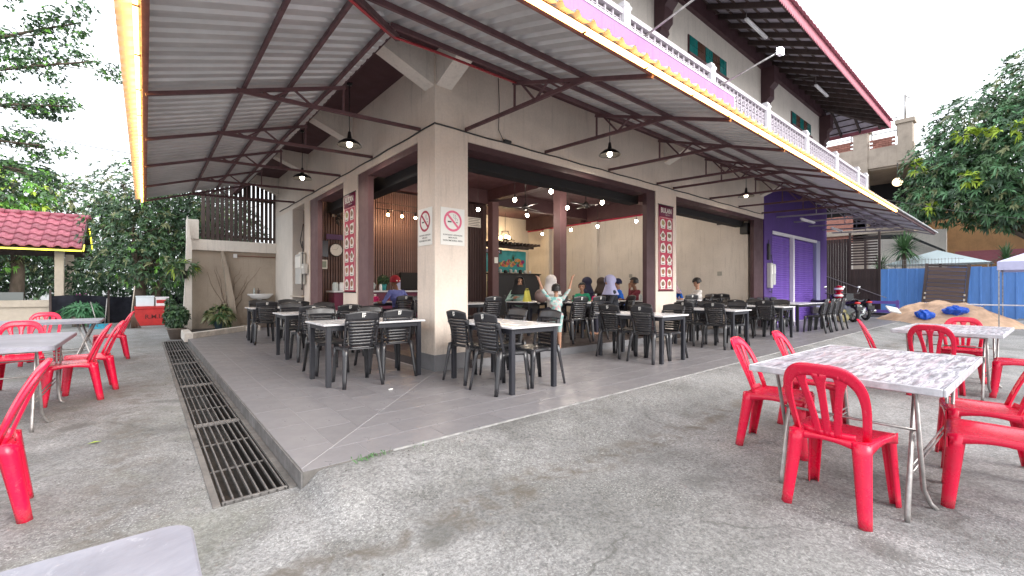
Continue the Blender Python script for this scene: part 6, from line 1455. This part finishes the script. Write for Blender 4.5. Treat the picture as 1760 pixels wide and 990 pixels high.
mb = MB(); mb.cbox(-.25,.25,-.18,.18,0,.05,.005); o = tag(mb.build('paper_stack', m_wpaper, None, (18.0, -2.05, .35)), 'white sheet of board tipped over the end of the planks', 'board'); o.rotation_euler = (R(15), R(-20), .4)
# poles, tubes and wires
for (x, l, fl_) in ((6.1, 'thin pole leaning out from the balcony with a lit floodlight', True), (3.35, 'thin pole leaning out from the balcony, nearer one', True)):
    t = thing('light_pole', l, 'floodlight', (x, 0, 0)); mb = MB(); mb.tube([(0, -.95, 5.34), (0, -2.22, 5.62)], .018, 8); mb.build('pole', m_galv, t)
    mb = MB(); mb.cbox(-.07, .07, -2.30, -2.22, 5.56, 5.68, .008); mb.build('housing', m_white, t)
    mb = MB(); mb.cbox(-.06, .06, -2.312, -2.301, 5.565, 5.675, .003); mb.cbox(-.085, -.071, -2.29, -2.23, 5.57, 5.67, .003); mb.build('panel', m_floodl, t)
for (x, l) in ((8.0, 'white tube light under the upper eave, nearer one'), (13.3, 'white tube light under the upper eave, further one')):
    t = thing('tube_light', l, 'tube light', (x, -.9, 7.62)); bx('batten', m_white, 0, 1.25, -.04, .04, .0, .05, parent=t, c=.004); mb = MB(); mb.tube([(.04,0,-.02),(1.2,0,-.02)], .014, 8); mb.build('tube', m_ceramic, t); mb = MB(); mb.tube([(0.02,0,.05),(0.02,0,.33)], .006, 5); mb.tube([(0.02,0,.3),(.02,.75,.5)], .006, 5); mb.build('wire', m_galv, t)
for (x, y, z, l) in ((11.9, -.9, 3.22, 'white tube light below the canopy before the purple wall'), (14.6, -1.0, 3.18, 'white tube light below the canopy before the shutters')):
    t = thing('tube_light', l, 'tube light', (x, y, z)); bx('batten', m_white, 0, 1.25, -.03, .03, .0, .045, parent=t, c=.004); mb = MB(); mb.tube([(.04,0,-.02),(1.2,0,-.02)], .014, 8); mb.build('tube', m_ceramic, t)
def wire(lab, a, b, sag, r=.008):
    a, b = Vector(a), Vector(b); mb = MB(); mb.tube([a.lerp(b, i/16)-Vector((0,0,4*sag*(i/16)*(1-i/16))) for i in range(17)], r, 5); tag(mb.build('overhead_wire', m_ink), lab, 'wire')
wire('thin wire from the left canopy edge to the spreading tree', (-3.1, 5.0, 3.55), (-9.5, 14.5, 7.0), .3)
wire('thin wire crossing before the big mango tree on the right', (19.2, -1.0, 4.9), (27.0, -9.0, 3.4), .25)
# small weeds and litter
wd = MB(); rg = random.Random(6)
for (cx_, cy_, n, h_) in ((-1.93, -2.375, 22, .022), (-1.82, -2.37, 12, .03), (-1.5, -2.37, 6, .014)):
    for i in range(n):
        x, y = cx_+rg.gauss(0, .05), cy_+rg.gauss(0, .018); a = rg.random()*6.28; l_ = h_*rg.uniform(.6, 1.3); w_ = .003
        wd.add([(x-w_, y, gz(x, y)+.0), (x+w_, y, gz(x, y)+.0), (x+l_*.7*math.cos(a)+w_, y+l_*.7*math.sin(a), gz(x, y)+l_), (x+l_*1.1*math.cos(a), y+l_*1.1*math.sin(a), gz(x, y)+l_*.9)], [(0,1,2,3)])
tag(wd.build('weeds', m_leafm, recalc=False), kind='stuff')
lt = MB()
for (x, y, s_) in ((-1.18, -.62, .012),): pass
mb = MB(); mb.add([(0,0,0),(.04,.02,.006),(.09,0,.003),(.04,-.02,.008)], [(0,1,2,3)]); tag(mb.build('fallen_leaf', m_leafy, None, (-3.42, -.35, -.113)), 'single yellow fallen leaf on the concrete left of the drain', 'leaf')
mb = MB(); mb.cbox(0, .05, 0, .012, 0, .012, .003); tag(mb.build('paper_scrap', m_wpaper, None, (-.95, -.62, .0015)), 'tiny white scrap on the tiles before the first table', 'litter')
# far vegetation closing the horizon on both sides
tl_ = thing('treeline', 'distant trees', 'trees'); 
far = [(-22+i*3.4+rg.uniform(-1,1), 44+rg.uniform(-3,3), 2.2+rg.uniform(0,1.6), 2.6, 2.0, 2.4+rg.uniform(0,1.2)) for i in range(12)]+[(52+rg.uniform(-2,2), -30+i*3.6, 2.5+rg.uniform(0,1.5), 2.4, 2.6, 2.6) for i in range(14)]
o = leaf_cloud('treeline_leaves', None, far, 2600, .5, .2, [m_leafd, m_leafm], [.6,.4], 51, per=6); bpy.data.objects.remove(tl_); tag(o, kind='stuff')
print('objects', len(bpy.data.objects), 'tris', sum(len(m.polygons) for m in bpy.data.meshes))

t = thing('pendant_cluster', 'warm cluster of bulbs in a wire frame over the drinks counter', 'lamp', (9.0, 9.5, 3.45)); mb = MB()
for r_, z in ((.16, .2), (.42, -.2)): mb.tube([(r_*math.cos(k*.5236), r_*math.sin(k*.5236), z) for k in range(13)], .012, 5)
for k in range(4): mb.tube([(.16*math.cos(k*1.571), .16*math.sin(k*1.571), .2), (.42*math.cos(k*1.571), .42*math.sin(k*1.571), -.2)], .01, 5)
mb.tube([(0,0,.2), (0,0,1.0)], .01, 5); mb.build('frame', m_ink, t)
for k in range(3): mb = MB(); mb.ball((.22*math.cos(k*2.1), .22*math.sin(k*2.1), -.05), .07); mb.build('bulb', m_bulbo, t)
plight('cluster_light', t, (0, 0, -.1), 30, (1, .75, .45))

B6 = [(-5.2+1.05*i, .2*math.sin(i*2), 1.5+.35*math.sin(i*1.7), .95, .7, .95) for i in range(9)]
tree('low_mango_bush', 'low dark mango regrowth right behind the netting fence', (.3, 18.3, -.12), [([(-2,0,0),(-2.1,0,1.2)], [.08,.05])], limbs_to((-2,0,.9), B6[2:6], .03, 9), B6, 1700, .17, .045, [m_leafd, m_leafm], [.85,.15], 61)
t = thing('fern', 'bright green fern clump beside the kiosk wall', 'plant', (-4.75, 15.2, -.12)); mb = MB(); mb.lathe([(0,0),(.17,0),(.2,.34),(0,.3)], n=14); mb.build('pot', m_pot, t)
leaf_cloud('fronds', t, [(.1,0,.55,.42,.3,.2)], 90, .3, .06, [M('fern_green', (.05, .16, .07), .5)], [1], 62, per=6, droop=.6, shell=.0)

rg = random.Random(77); gt = MB()
for i in range(150):
    x, y = (rg.uniform(-2.2, 4), -2.37-abs(rg.gauss(0, .12))) if i % 3 == 0 else ((-2.78-abs(rg.gauss(0, .1)), rg.uniform(-2.2, 5)) if i % 3 == 1 else (rg.uniform(-3.6, 3.5), rg.uniform(-4.6, -2.6)))
    q = rg.uniform(.003, .009); z = gz(x, y)
    gt.add([(x+q, y, z), (x-q*.4, y+q, z), (x-q, y-q*.7, z), (x, y, z+q*.9)], [(0,1,3),(1,2,3),(2,0,3)])
tag(gt.build('grit', [M('dark_grit', (.09, .085, .08), .9)], recalc=False), kind='stuff')
